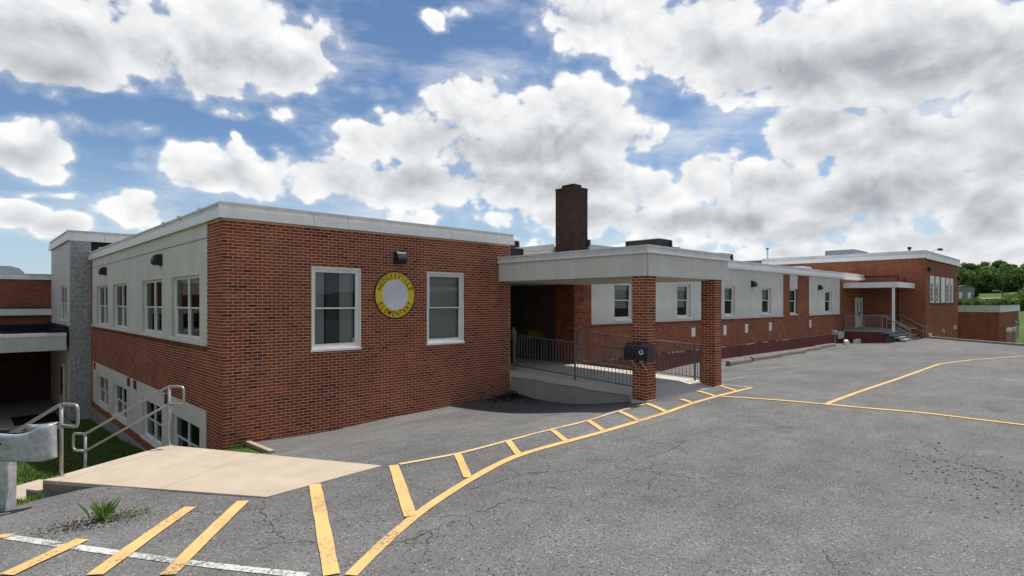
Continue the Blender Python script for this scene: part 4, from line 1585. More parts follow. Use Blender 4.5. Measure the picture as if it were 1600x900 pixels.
q.tube([(PX + .05, Y0 - .1, .72), (PX + .05, 10.5, .72)], .018, 6)
q.build('bottom_rail', 'rail_light', po)
for i in range(19):
    y_ = 10.5 + i * .12
    q = MB()
    q.tube([(PX + .05, y_, .6 if i % 9 == 0 else .72), (PX + .05, y_, 1.55)], .012 if i % 9 else .024, 5)
    q.build('baluster' if i % 9 else 'rail_post', 'rail_light', po)
q = MB()
q.v = [(PX + .4, 10.449, -.7), (PX + .4, 10.449, .3), (PX + .4, 9.0, -.5), (PX + .4, 9.0, -.7), (HX - .02, 10.449, -.7), (HX - .02, 10.449, .3), (HX - .02, 9.0, -.5), (HX - .02, 9.0, -.7)]
q.f = [(0, 1, 2, 3), (4, 7, 6, 5), (1, 5, 6, 2), (0, 3, 7, 4), (0, 4, 5, 1), (3, 2, 6, 7)]
q.t = [.5] * 6
q.build('step_base', 'conc_dark', po)
for x_ in (PX + .6, HX - .15):
    q = MB()
    q.tube([(x_, 10.6, 1.55), (x_, 10.4, 1.55), (x_, 9.1, .75), (x_, 8.75, .75)], .024, 6)
    q.tube([(x_, 10.4, 1.15), (x_, 9.1, .38), (x_, 8.75, .38)], .018, 6)
    q.build('step_rail', 'pipe', po)
    for y_, zt_, zb_ in ((10.4, 1.55, .5), (9.1, .75, -.2)):
        q = MB()
        q.tube([(x_, y_, zb_), (x_, y_, zt_)], .022, 6)
        q.build('rail_post', 'pipe', po)

# annex beyond the hall
an = thing('brick_annex', 'low flat-roofed brick annex beyond the far hall', 'building', (61.2, 6.47, -1.2))
AX, AY = 61.2, 6.47
q = MB()
q.box(AX, 75.2, AY, 14, -2.2, 1.62)
q.build('annex_wall', 'mortar_far', an)
lay('X', AX, brick_rects(AY - .005, 9.9, -1.6, 1.62, phase=1), 'brick_far', an)
lay('Y', AY, brick_rects(AX - .005, 75.2, -1.8, 1.62), 'brick_far', an)
fascia(an, 'X', AX, AY - .1 + .062, 14, 1.62, 1.9, 2.18, 0.10, 0.02, [], lower='gravelstop')
fascia(an, 'Y', AY, AX - .1, 75.3, 1.62, 1.9, 2.18, 0.10, 0.02, [66, 71], lower='gravelstop')
q = MB()
q.box(AX, 75.2, AY, 14, 1.7, 2.12)
q.build('roof', 'roof', an)

# kerb along the far edge of the lot
kb = MB()
kpts = [(48.1, 8.80), (47.2, 8.3), (45.75, 6.7), (43.85, 3.5), (43.15, 0.0), (45.5, -7), (48.1, -15)]
for (a, b) in zip(kpts, kpts[1:]):
    d = Vector((b[0] - a[0], b[1] - a[1], 0)).normalized()
    n_ = Vector((-d.y, d.x, 0)) * .09
    za, zb_ = H(*a), H(*b)
    poly = [(a[0] - n_.x, a[1] - n_.y), (b[0] - n_.x, b[1] - n_.y), (b[0] + n_.x, b[1] + n_.y), (a[0] + n_.x, a[1] + n_.y)]
    kb.prism(poly, -1.2, [za + .13, zb_ + .13, zb_ + .13, za + .13])
kb.build('kerb', 'conc_grey', kind='structure')

# posts and the one-way sign by the annex
bol = thing('bollard', 'leftmost of the white-topped posts by the one-way sign', 'post', (62.65, 6.05, -1.2), 'white-topped posts by the one-way sign')
q = MB()
q.box(-.10, .10, -.10, .10, -.6, 1.199)
q.build('post_body', 'wood', bol, local=True)
q = MB()
q.box(-.11, .11, -.11, .11, 1.2, 1.5)
q.build('post_cap', 'white', bol, local=True)
for i, (x_, y_, lb) in enumerate(((63.3, 6.0, 'white-topped post just left of the one-way sign pole'), (64.9, 5.9, 'white-topped post just right of the one-way sign pole'), (65.6, 5.85, 'rightmost of the white-topped posts by the one-way sign'))):
    place(bol, (x_, y_, -1.2), 0, lb)
ow = thing('one_way_sign', 'tilted black ONE WAY arrow sign on a pole before the far annex', 'sign', (64.0, 5.6, -1.2), rotz=R(-12))
q = MB()
q.box(-.07, .07, .02, .09, -.6, 1.9)
q.build('sign_pole', 'galv', ow, local=True)
rot = Matrix.Rotation(R(14), 4, 'Y') @ Matrix.Scale(.58, 4)


def tilt(mb):
    mb.v = [tuple(rot @ Vector((v[0], v[1], v[2] - 1.75)) + Vector((0, 0, 1.98))) for v in mb.v]
    return mb


q = MB()
q.box(-1.0, 1.0, -.03, 0.0, 1.45, 2.05)
tilt(q).build('sign_board', 'black_sign', ow, local=True)
q = MB()
q.face([(-.92, -.034, 1.75), (-.6, -.034, 1.52), (-.6, -.034, 1.64), (.85, -.034, 1.64), (.85, -.034, 1.86), (-.6, -.034, 1.86), (-.6, -.034, 1.98)])
tilt(q).build('arrow', 'white_sign', ow, local=True)
q = MB()
xo = -.5
for ch in 'ONE WAY':
    if ch != ' ':
        vs, fs = glyph(ch)
        k = len(q.v)
        q.v += [(xo + x * .22, -.038, 1.675 + y * .22) for x, y, _ in vs]
        q.f += [tuple(k + i for i in f) for f in fs]
        q.t += [.5] * len(fs)
    xo += .18
tilt(q).build('lettering', 'black_sign', ow, local=True)

# roof plant
def roof_unit(label, x, y, z, lx, ly, hz, cap='gravelstop', body='dark', louver=True, rot_=0.0):
    o = thing('roof_unit', label, 'roof unit', (x, y, z), 'ventilation units on the roofs', rot_)
    q = MB()
    q.box(-lx / 2, lx / 2, -ly / 2, ly / 2, 0, hz)
    q.build('casing', body, o, local=True)
    q = MB()
    q.box(-lx / 2 - .03, lx / 2 + .03, -ly / 2 - .03, ly / 2 + .03, hz, hz + .022)
    q.build('lid', cap, o, local=True)
    if louver:
        n = max(2, int(hz / .14))
        for i in range(n):
            q = MB()
            z_ = (i + .35) * hz / n
            q.box(-lx / 2 - .03, lx / 2 + .03, -ly / 2 - .03, ly / 2 + .03, z_, z_ + .03)
            q.build('louver', body, o, local=True)
        q = MB()
        for sx in (-1, 1):
            for sy in (-1, 1):
                q.box(sx * (lx / 2 + .0) - .05, sx * lx / 2 + .05, sy * ly / 2 - .05, sy * ly / 2 + .05, -.3, hz - .01)
        q.build('corner_post', body, o, local=True)
    return o


roof_unit('black louvred roof unit just right of the chimney above the canopy corner', 21.25, 13.75, 4.38, 0.95, 1.55, .66)
roof_unit('small black louvred roof unit above the right end of the canopy', 27.2, 14.0, 4.38, 1.1, 1.7, .42)
roof_unit('black louvred roof unit left of the chimney behind the grey roof edge', 16.3, 18.4, 4.38, 1.4, 2.0, .62)
roof_unit('pale ribbed roof hatch on the far hall roof', 52.0, 15.0, 5.95, 3.5, 2.0, .60, 'far_white', 'galv', True)
roof_unit('low grey roof box on the far hall towards its left end', 54.0, 20.6, 5.95, 2.5, 2.6, .42, 'gravelstop', 'gravelstop', False)
roof_unit('white raised skylight kerb on the long wing roof below the hall', 43.5, 17.2, 4.40, 1.6, 4.2, .55, 'far_white', 'far_white', False)
dv = thing('dome_vent', 'small grey domed roof vent behind the canopy edge', 'roof vent', (22.6, 13.3, 4.35))
q = MB()
q.tube([(0, 0, 0), (0, 0, .33), (0, 0, .45), (0, 0, .52), (0, 0, .55)], [.14, .14, .24, .17, .02], 14)
q.build('cowl', 'galv', dv, local=True, smooth=True)
q = MB()
q.tube([(0, 0, -.1), (0, 0, .04)], .2, 14)
q.build('collar', 'gravelstop', dv, local=True)
dv2 = thing('vent_pipe', 'thin vent pipe standing on the long wing roof edge', 'vent pipe', (33.1, 13.6, 4.38))
q = MB()
q.tube([(0, 0, 0), (0, 0, 1.05)], .05, 8)
q.build('pipe', 'gravelstop', dv2, local=True)
q = MB()
q.tube([(0, 0, 1.05), (0, 0, 1.12)], .08, 8)
q.build('cap', 'dark', dv2, local=True)
fv = thing('vent_pipe', 'black vent stub on the far hall roof near its corner', 'vent pipe', (49.0, 10.1, 5.93))
q = MB()
q.tube([(0, 0, 0), (0, 0, .30)], .05, 8)
q.build('pipe', 'dark', fv, local=True)
q = MB()
q.tube([(0, 0, .28), (0, 0, .45)], .12, 8)
q.build('cap', 'dark', fv, local=True)
fl = thing('floodlight', 'black floodlight on a bent arm at the far hall roof edge', 'floodlight', (50.3, 8.85, 5.95))
q = MB()
q.tube([(0, .2, 0), (0, 0, .22), (.35, -.2, .26)], .02, 6)
q.build('arm', 'galv', fl, local=True)
q = MB()
q.box(.28, .72, -.36, -.1, .20, .34)
q.build('lamp_head', 'dark', fl, local=True)

# ------------------------------------------------------------------ grey stair tower and the rear block on the left
tw = thing('stair_tower', 'tall grey block stair tower behind the left end of the brick block', 'building', (3.233, 29.6, -2.4))
TX, TY, TYB = 3.233, 29.6, 36.3
tw_h = [(30.59, 32.75, 1.62, 3.12)]
sheet('X', TX, TY, TYB, -2.6, 4.96, tw_h, 0, .2).build('side_wall', 'stucco', tw)
sheet('Y', TY, TX, X0 - .001, -2.6, 4.96, [], 0).build('front_wall', 'block', tw)
q = MB()
for i in range(38):
    z_ = -2.55 + i * .2
    if z_ + .19 > 4.95:
        break
    off = .2 if i % 2 else 0
    for a in (TX - .0, TX + .4 - off, TX + .8 - off):
        b = min(a + .395 - (off if a == TX else 0), X0 - .002)
        if b - a > .05:
            q.box(a, b, TY - random.uniform(.008, .03), TY, z_, z_ + .19)
q.build('block_face', 'block', tw, kind='stuff')
window(tw, 'X', TX, 30.59, 32.75, 1.62, 3.12, .06, 2, .032, 0, True, None)
fascia(tw, 'X', TX, TY - .1 + .062, TYB, 4.95, 5.2, 5.37, .10, .04, [])
fascia(tw, 'Y', TY, TX - .1, 9.0, 4.95, 5.2, 5.37, .10, .04, [4.4])
q = MB()
q.box(TX, 9, TY, TYB, 4.97, 5.33)
q.build('roof', 'roof', tw)
q = MB()
q.box(X0 + .02, 9, TY + .3, TY + .5, 4.3, 4.96)
q.build('set_back_wall', 'dark', tw)
q = MB()
q.box(TX - .05, TX - .003, 31.2, 32.4, -2.3, -.2)
d_ = q.build('door', 'white', tw)
q = MB()
q.box(TX - .06, TX - .051, 31.5, 32.1, -1.6, -.4)
q.build('door_pane', 'glass', d_)
q = MB()
q.box(TX - .12, TX - .051, 31.28, 31.34, -1.3, -1.1)
q.build('handle', 'dark', d_)
wlp = place(lamp0, (TX - .01, TYB - .6, .25), -math.pi / 2, 'small lamp beside the door under the lower entrance canopy')

rear = thing('rear_wing', 'brick rear block with a flat grey entrance canopy at far left', 'building', (0, TYB, -2.4))
sheet('Y', TYB, -12, TX, -2.6, 3.55, [], 0).build('front_wall', 'mortar_far', rear)
lay('Y', TYB, brick_rects(-12, TX - .01, 0.46, 3.5), 'brick_far', rear)
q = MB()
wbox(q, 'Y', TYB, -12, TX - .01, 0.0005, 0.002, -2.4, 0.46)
q.build('shade_joint_bed', 'mortar_soot_shade', rear)
lay('Y', TYB - .002, brick_rects(-12, TX - .01, -2.4, 0.45), 'brick_soot_shade', rear, stuff_name='shade_brickwork')  # darker brick and joints below the canopy, its shade put into the colour
fascia(rear, 'Y', TYB, -12, TX - .002, 3.52, 3.66, 3.8, .1, .04, [-4])
q = MB()
wbox(q, 'Y', TYB, -12, TX - .002, 0.007, .35, 1.80, 2.12)
q.build('canopy_trim', 'white', rear)
q = MB()
wbox(q, 'Y', TYB, -12, TX - .002, 0.007, .37, 2.121, 2.19)
q.build('drip_edge', 'dark', rear)
q = MB()
q.box(-12, TX - .12, TY - .02, TYB - .01, .46, 1.02)
q.build('canopy_slab', 'conc_grey', rear)
q = MB()
q.box(-12, TX - .115, TY - .06, TY - .021, .47, 1.05)
q.build('canopy_fascia', 'gravelstop', rear)
q = MB()
q.box(-12, TX - .11, TY - .09, TY - .0, 1.051, 1.18)
q.build('canopy_edge', 'white', rear)
q = MB()
q.box(TX - .11 - .03, TX - .06, TY + .03, TYB - .02, 1.031, 1.45)
q.box(-12, TX - .15, TYB - .12, TYB - .02, 1.031, 1.36)
q.build('roof_upstand', 'black_roof', rear)
q = MB()
q.box(-12, TX - .13, TY + .02, TYB - .02, 1.021, 1.03)
q.build('canopy_roofing', 'black_roof', rear)
q = MB()
q.box(-12, TX - .05, 28.2, TYB - .01, -2.6, -2.36)
q.build('entrance_floor', 'conc_grey', rear)
q = MB()
q.box(-12, TX, TYB - .001, 50, 3.3, 3.74)
q.build('roof', 'roof', rear)
# the rear block turns towards the street further left
sheet('P', -9.0, 17.0, TYB, -2.6, 3.55, [], 0).build('return_wall', 'mortar_far', rear)
lay('P', -9.0, brick_rects(17.0, TYB, -2.4, 3.5), 'brick_far', rear)
q = MB()
q.box(-20, -8.9, 17.0, TYB, 3.52, 3.8)
q.build('return_roof', 'gravelstop', rear)
mt = thing('door_mat', 'black door mat on the shaded floor under the lower canopy', 'mat', (2.3, 30.3, -2.36))
q = MB()
q.box(1.5, 2.95, 29.3, 31.6, -2.358, -2.345)
q.build('mat', 'rubber', mt)
ru = roof_unit('pale rooftop air handler on the rear brick block at far left', -0.6, 42.0, 3.74, 3.2, 3, 1.15, 'dark', 'soffit', False)
bl = thing('roof_hood', 'rounded grey roof hood beside the rooftop air handler', 'roof vent', (1.55, 40.0, 3.74))
q = MB()
pr = [(-.85, 0), (.85, 0), (.85, .25), (.65, .45), (.3, .55), (-.3, .55), (-.65, .45), (-.85, .25)]
k = len(pr)
q.v = [(a, -.7, b) for a, b in pr] + [(a, .7, b) for a, b in pr]
q.f = [tuple(range(k)), tuple(reversed(range(k, 2 * k)))] + [((i + 1) % k, i, k + i, k + (i + 1) % k) for i in range(k)]
q.t = [.5] * len(q.f)
q.build('hood_shell', 'galv', bl, local=True)
q = MB()
q.box(-.9, .9, -.75, .75, -.1, .03)
q.build('hood_curb', 'gravelstop', bl, local=True)

# ------------------------------------------------------------------ concrete landing, steps, handrails
Lc = Vector((0.80, 10.03, 0))
E1 = Vector((0.861, 0.508, 0))
E2 = Vector((-0.508, 0.861, 0))               # down the steps


def pad(p, q, z=0.0):
    v = Lc + E1 * p - E2 * q
    return (v.x, v.y, z)


def lft(q):
    return .25 * q / 3.37


def rgt(q):
    return 2.0 - .12 * q / 4.08


landing = thing('concrete_landing', 'tan concrete landing slab at the head of the steps', 'pavement', (2.5, 9.0, 0))
landing['kind'] = 'structure'
for (qa, qb0, qb1) in ((0, .232, .232), (.249, 1.83, 1.83), (1.841, 3.37, 4.08)):
    poly = [pad(lft(qb0), qb0)[:2], pad(rgt(qb1), qb1)[:2], pad(rgt(qa), qa)[:2], pad(lft(qa), qa)[:2]]
    q = MB()
    q.prism(poly, -0.055, [0.0] * 4)
    o = q.build('slab', 'conc', landing)
    bv = o.modifiers.new('edge', 'BEVEL')
    bv.width = 0.008
    bv.segments = 2
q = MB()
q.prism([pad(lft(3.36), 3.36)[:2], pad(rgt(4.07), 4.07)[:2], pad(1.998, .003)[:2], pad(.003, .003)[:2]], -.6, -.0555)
q.build('slab_base', 'conc_dark', landing)  # body under the slab, darker than its top
steps = thing('concrete_steps', 'concrete steps going down from the tan landing to the lower walk', 'steps', (1.4, 11.2, -1.0))
steps['kind'] = 'structure'
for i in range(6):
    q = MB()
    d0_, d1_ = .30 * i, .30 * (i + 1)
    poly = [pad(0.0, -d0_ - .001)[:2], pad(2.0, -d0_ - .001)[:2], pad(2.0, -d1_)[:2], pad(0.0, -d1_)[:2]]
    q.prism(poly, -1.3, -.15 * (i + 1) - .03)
    st_ = q.build('step', 'conc_dark', steps)  # step body darker than the tan tread
    q = MB()
    q.prism(poly, -.15 * (i + 1) - .0295, -.15 * (i + 1))
    q.build('tread', 'conc', st_)
wk = MB()
wk.prism([pad(-.2, -1.801)[:2], pad(2.2, -1.801)[:2], pad(2.2, -3.2)[:2], pad(-.2, -3.2)[:2]], -1.4, -.905)
wk.prism([pad(-9, -1.9)[:2], pad(-.201, -1.9)[:2], pad(-.201, -3.15)[:2], pad(-9, -3.15)[:2]], -1.4, -.906)
wk.build('sidewalk', 'conc', kind='structure')


def hand_rail(label, p0, drop=True):
    b = Lc + E1 * p0 - E2 * 0.07
    o = thing('handrail', label, 'handrail', (b.x, b.y, 0), 'pipe handrails of the concrete steps')
    P_ = lambda d, z: (b.x + E2.x * d, b.y + E2.y * d, z)
    q = MB()
    pth = fillet([P_(0, .70), P_(-.30, .70), P_(-.30, 1.0), P_(0, 1.0), P_(1.85, .08), P_(2.13, .08), P_(2.13, -.22), P_(1.85, -.22)], .07)
    q.tube(pth, .021, 10)
    q.build('top_rail', 'pipe', o, smooth=True)
    q = MB()
    q.tube([P_(0, .70), P_(1.85, -.22)], .020, 10)
    q.build('lower_rail', 'pipe', o, smooth=True)
    for d, zt_, zb_ in ((0, 1.0, -.02), (1.85, .08, -1.0)):
        q = MB()
        q.tube([P_(d, zb_), P_(d, zt_)], .023, 10)
        q.build('post', 'pipe', o, smooth=True)
        q = MB()
        q.tube([P_(d, max(zb_, -.905)), P_(d, max(zb_, -.905) + .03)], .045, 12)
        q.build('post_collar', 'galv', o)
    return o


hand_rail('grey pipe handrail on the building side of the steps', 1.97)
hand_rail('grey pipe handrail on the guardrail side of the steps', 0.20)

# timber edging by the brick corner
q = MB()
q.v = [(4.38, 12.78, -.80), (4.48, 12.78, -.80), (4.48, 10.7, -.70), (4.38, 10.7, -.70), (4.38, 12.78, -.55), (4.48, 12.78, -.55), (4.48, 10.7, -.32), (4.38, 10.7, -.32)]
q.v = [(x - .0 - (12.78 - y) * .14, y, z) for x, y, z in q.v]
q.f = [(0, 3, 2, 1), (4, 5, 6, 7), (0, 1, 5, 4), (1, 2, 6, 5), (2, 3, 7, 6), (3, 0, 4, 7)]
q.t = [.5] * 6
tm = q.build('timber_edging', 'wood')
tag(tm, 'weathered timber board edging the asphalt at the brick corner', 'timber')
# litter heap against the low concrete wall
lt = MB()
for _ in range(420):
    x_ = 12.15 - abs(random.gauss(0, .55))
    y_ = 12.7 - abs(random.gauss(0, .5))
    z_ = H(x_, y_) + max(0.0, .10 - .09 * math.dist((x_, y_), (12.2, 12.84))) * random.random()
    a = random.uniform(0, 6.28)
    s_ = random.uniform(.02, .06)
    lt.face([(x_ + s_ * math.cos(a), y_ + s_ * math.sin(a), z_ + .004), (x_ + s_ * math.cos(a + 2.1), y_ + s_ * math.sin(a + 2.1), z_ + .02), (x_ + s_ * math.cos(a + 4.2), y_ + s_ * math.sin(a + 4.2), z_ + .035 * random.random() + .004)])
lt.build('leaf_litter', 'dirt', kind='stuff')

# ------------------------------------------------------------------ wheel stops on the lower lot
WS = [[(22.481, 10.938), (24.745, 10.799)], [(24.928, 10.822), (28.178, 11.156)], [(27.588, 10.806), (31.684, 11.494)], [(31.172, 11.277), (34.933, 11.605)], [(34.945, 11.575), 
    (38.541, 11.963)], [(36.57, 10.846), (43.907, 12.703)], [(38.496, 10.965), (41.528, 11.496)]]
ws_l = ['concrete wheel stop nearest the right-hand brick column', 'concrete wheel stop second from the right-hand column', 'pale wheel stop under the second window beyond the canopy', 'wheel stop before the narrow strip window', 'wheel stop at the far end of the row by the conduit']
for (a, b), lb in zip(WS[:5], ws_l):
    a, b = Vector((a[0], a[1], 0)), Vector((b[0], b[1], 0))
    a.y = b.y = (a.y + b.y) / 2
    mid = (a + b) / 2
    o = thing('wheel_stop', lb, 'wheel stop', (mid.x, mid.y, H(mid.x, mid.y) - .01), 'concrete wheel stops along the long wing', R(random.uniform(-2.5, 2.5)))
    L2 = (b - a).length / 2 - .16
    q = MB()
    pr = [(-.12, 0), (.12, 0), (.10, .14), (.06, .20), (-.06, .20), (-.10, .14)]
    k = len(pr)
    q.v = [(-L2, y_, z_) for y_, z_ in pr] + [(L2, y_, z_) for y_, z_ in pr]
    q.f = [tuple(range(k)), tuple(reversed(range(k, 2 * k)))] + [((i + 1) % k, i, k + i, k + (i + 1) % k) for i in range(k)]
    q.t = [.5] * len(q.f)
    q.build('stop_body', 'conc_dark', o, local=True)
    for sx in (-.6, .6):
        q = MB()
        q.tube([(L2 * sx, 0, .19), (L2 * sx, 0, .215)], .025, 8)
        q.build('anchor_pin', 'dark', o, local=True)
for (x_, y_, an_, ln_, lb) in ((40.2, 11.6, 20, .8, 'loose white wheel stop lying askew before the porch'), (42.9, 11.75, 5, .55, 'short pale wheel stop at the foot of the porch base')):
    o = thing('wheel_stop', lb, 'wheel stop', (x_, y_, H(x_, y_) - .01), 'concrete wheel stops along the long wing', R(an_))
    q = MB()
    pr = [(-.14, 0), (.14, 0), (.12, .2), (.07, .28), (-.07, .28), (-.12, .2)]
    k = len(pr)
    q.v = [(-ln_, y2, z2) for y2, z2 in pr] + [(ln_, y2, z2) for y2, z2 in pr]
    q.f = [tuple(range(k)), tuple(reversed(range(k, 2 * k)))] + [((i + 1) % k, i, k + i, k + (i + 1) % k) for i in range(k)]
    q.t = [.5] * len(q.f)
    q.build('stop_body', 'white', o, local=True)

# ------------------------------------------------------------------ guardrail end at lower left
gr = thing('guardrail', 'dented galvanised guardrail end on a steel post at lower left', 'guardrail', (0.4, 9.2, -0.1))
U = Vector((RGT[0], RGT[1], 0))
V = Vector((FWD[0], FWD[1], 0))
G0 = V * 6.86                                  # beam runs across in front of the post
prof = [(-.165, .0), (-.145, .018), (-.10, .030), (-.03, .036), (.04, .045), (.10, .062), (.135, .064), (.158, .045), (.165, .012), (.160, -.03)]
q = MB()
path = []
for s_ in np.linspace(-9.4, -5.93, 14):
    path.append((s_, 0.0, 1.0, .0))
for a_ in np.linspace(0.1, 1, 8):              # flares, then wraps back on itself
    path.append((-5.93 + .30 * a_, .02 * a_, 1 + .28 * a_ * a_, .05 * a_))
for a_ in np.linspace(15, 200, 10):
    aa = R(a_)
    path.append((-5.63 + .10 * math.sin(aa), .02 + .10 * (1 - math.cos(aa)), 1.28, .05))
for a_ in np.linspace(0.15, 1, 4):
    path.append((-5.66 - .30 * a_, .22, 1.28 - .2 * a_, .05))
for i, (s_, d_, k_, up_) in enumerate(path):
    zc = .67 + up_ - .05 * (s_ < -6.4) * 0
    fl_ = max(0, 1 - max(0, (s_ + 6.08)) / .3) if d_ < .03 else 0
    for (zz, bb) in prof:
        pnt = U * s_ + G0 + V * (d_ - bb * (0.25 + .45 * fl_))
        q.v.append((pnt.x, pnt.y, zc + zz * k_ + (0.02 * math.sin(s_ * 9) if s_ > -6.38 else 0)))
k = len(prof)
for i in range(len(path) - 1):
    for j in range(k - 1):
        q.f.append((i * k + j, (i + 1) * k + j, (i + 1) * k + j + 1, i * k + j + 1))
        q.t.append(.5)
bm_ = q.build('beam', 'galv', gr, smooth=True)
sd = bm_.modifiers.new('sheet', 'SOLIDIFY')
sd.thickness = .006
for s_ in (-6.20, -6.02, -6.5):
    q = MB()
    c_ = U * s_ + G0 - V * .085
    q.tube([(c_.x, c_.y, .67 + .068), (c_.x - V.x * .02, c_.y - V.y * .02, .67 + .072)], .018, 8)
    q.build('bolt', 'dark', gr)


def gbox(s0, s1, d0_, d1_, z0_, z1_):
    q = MB()
    cs = [U * s0 + V * d0_, U * s1 + V * d0_, U * s1 + V * d1_, U * s0 + V * d1_]
    q.prism([(c.x, c.y) for c in cs], z0_, z1_)
    return q


gbox(-6.20, -6.09, 6.93, 7.08, -.6, .74).build('post', 'galv', gr)
gbox(-6.35, -6.07, 6.90, 6.93, .60, .76).build('block_out', 'dark', gr)
gbox(-6.5, -5.95, 6.95, 7.05, .80, .83).build('top_plate', 'dark', gr)
gbox(-6.2, -6.1, 6.93, 7.0, .831, .87).build('bolt', 'dark', gr)


# ------------------------------------------------------------------ grass
def blades(name, xs, ys_, zs, hmin, hmax, wid, lean_=.5, mat='grass', parent=None, tone_rng=(0, 1)):
    n = len(xs)
    hh = rng.uniform(hmin, hmax, n)
    an = rng.uniform(0, 6.283, n)
    ln_ = rng.uniform(.05, lean_, n) * hh
    ca, sa = np.cos(an), np.sin(an)
    V0 = np.stack([xs - sa * wid, ys_ + ca * wid, zs], 1)
    V1 = np.stack([xs + sa * wid, ys_ - ca * wid, zs], 1)
    V2 = np.stack([xs + ca * ln_ * .4 + sa * wid * .7, ys_ + sa * ln_ * .4 - ca * wid * .7, zs + hh * .6], 1)
    V3 = np.stack([xs + ca * ln_, ys_ + sa * ln_, zs + hh], 1)
    vv = np.stack([V0, V1, V2, V3], 1).reshape(-1, 3)
    me = bpy.data.meshes.new(name)
    me.from_pydata(vv.tolist(), [], [(4 * i, 4 * i + 1, 4 * i + 2, 4 * i + 3) for i in range(n)])
    a = me.attributes.new('tone', 'FLOAT', 'FACE')
    a.data.foreach_set('value', rng.uniform(tone_rng[0], tone_rng[1], n).astype(np.float32))
    me.materials.append(M[mat])
    return me


n = 30000
gx = rng.uniform(-4.5, 3.85, n)
gy = rng.uniform(13.2, 28, n)
dwn = (gx - Lc.x) * E2.x + (gy - Lc.y) * E2.y
keep = (dwn > 3.3)
gx, gy = gx[keep], gy[keep]
me = blades('lawn_grass', gx, gy, lawn_tps(gx, gy) - .01, .05, .13, .008)
link('lawn_grass', me, kind='stuff')
# fringe of rough grass at the asphalt edge and behind the walk
n = 2600
tt = rng.uniform(0, 1, n)
yx = 8.9 + tt * 1.05
gx = np.interp(yx, *XL) + rng.normal(-.10, .13, n)
gy = yx + rng.normal(.05, .1, n)
g2x = rng.uniform(-1.5, 2.6, 900)
g2y = 11.9 + rng.uniform(-.3, .9, 900)
ok = ((g2x - Lc.x) * E1.x + (g2y - Lc.y) * E1.y > 2.1)
gx, gy = np.r_[gx, g2x[ok]], np.r_[gy, g2y[ok]]
me = blades('edge_grass', gx, gy, np.maximum(lawn_tps(gx, gy), np.where(gx > np.interp(gy, *XL), lot_tps(gx, gy), -9)) - .01, .03, .13, .004, mat='tuft')
link('edge_grass', me, kind='stuff')
# little weeds by the timber
gx = rng.uniform(3.98, 4.4, 110)
gy = rng.uniform(11.6, 12.8, 110)
link('weed_grass', blades('weed_grass', gx, gy, np.full(110, -.62), .04, .13, .005, 1.0, tone_rng=(.4, 1)), kind='stuff')
# tuft growing from the cracked asphalt
tf = thing('grass_tuft', 'bright green grass tuft growing from broken asphalt', 'grass tuft', (1.13, 7.72, 0))
n = 100
r_ = np.abs(rng.normal(0, .045, n))
aa = rng.uniform(0, 6.283, n)
gx, gy = 1.13 + r_ * np.cos(aa), 7.72 + r_ * np.sin(aa)
link('blades', blades('blades', gx, gy, lot_tps(gx, gy) - .01, .05, .27, .0013, .8, mat='tuft'), tf)
tf2 = thing('grass_tuft', 'thin low weed patch beside the bright grass tuft', 'grass tuft', (1.42, 7.66, 0))
n = 60
gx, gy = 1.42 + rng.normal(0, .10, n), 7.66 + rng.normal(0, .05, n)
link('blades', blades('blades', gx, gy, lot_tps(gx, gy) - .005, .02, .07, .002, 1.4, mat='tuft'), tf2)
# loose grit round the tuft
pm = MB()
for _ in range(900):
    chip(1.10 + random.gauss(0, .26), 7.70 + random.gauss(0, .13), random.uniform(.004, .013))
pm.build('grit', 'dirt', kind='stuff')


# ------------------------------------------------------------------ trees on the hill
def crown_mesh(name, mat, rx, rz, zc, clumps, per, size, seed, cone=False):
    r0 = np.random.default_rng(seed)
    vs, fs, ts = [], [], []
    for c in range(clumps):
        while True:
            p = r0.uniform(-1, 1, 3)
            if np.linalg.norm(p) < 1:
                break
        if cone:
            h = r0.uniform(0, 1)
            rad = (1 - h) * .95 + .05
            a = r0.uniform(0, 6.283)
            p = np.array([rad * math.cos(a) * .8, rad * math.sin(a) * .8, h * 2 - 1])
        cen = np.array([p[0] * rx * .75, p[1] * rx * .75, zc + p[2] * rz * .78])
        cr_ = rx * r0.uniform(.24, .42) * (0.6 if cone else 1)
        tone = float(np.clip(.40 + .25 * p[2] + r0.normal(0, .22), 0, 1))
        for _ in range(per):
            d = r0.normal(0, 1, 3)
            d /= np.linalg.norm(d)
            pt = cen + d * cr_ * r0.uniform(.55, 1.05) * np.array([1, 1, .75])
            s = size * r0.uniform(.5, 1.2)
            u_ = r0.normal(0, 1, 3)
            u_ /= np.linalg.norm(u_)
            v_ = np.cross(u_, d)
            v_ /= (np.linalg.norm(v_) + 1e-6)
            k = len(vs)
            vs += [tuple(pt - u_ * s), tuple(pt + v_ * s * .55), tuple(pt + u_ * s), tuple(pt - v_ * s * .55)]
            fs.append((k, k + 1, k + 2, k + 3))
            ts.append(float(np.clip(tone + r0.normal(0, .12), 0, 1)))
    me = bpy.data.meshes.new(name)
    me.from_pydata(vs, [], fs)
    a = me.attributes.new('tone', 'FLOAT', 'FACE')
    a.data.foreach_set('value', np.array(ts, np.float32))
    me.materials.append(M[mat])
    return me


def trunk_mesh(h, r):
    q = MB()
    q.tube([(0, 0, -.6), (.05, .02, h * .3), (.0, .1, h * .6), (.1, .05, h * .85)], [r, r * .8, r * .55, r * .15], 8)
    for i in range(6):
        a = i * 1.1
        z_ = h * (.35 + .07 * i)
        q.tube([(0, 0, z_), (h * .13 * math.cos(a), h * .13 * math.sin(a), z_ + h * .1), (h * .22 * math.cos(a), h * .22 * math.sin(a), z_ + h * .2)], [r * .4, r * .25, r * .08], 5)
    return q.mesh('trunk', 'bark', smooth=True)


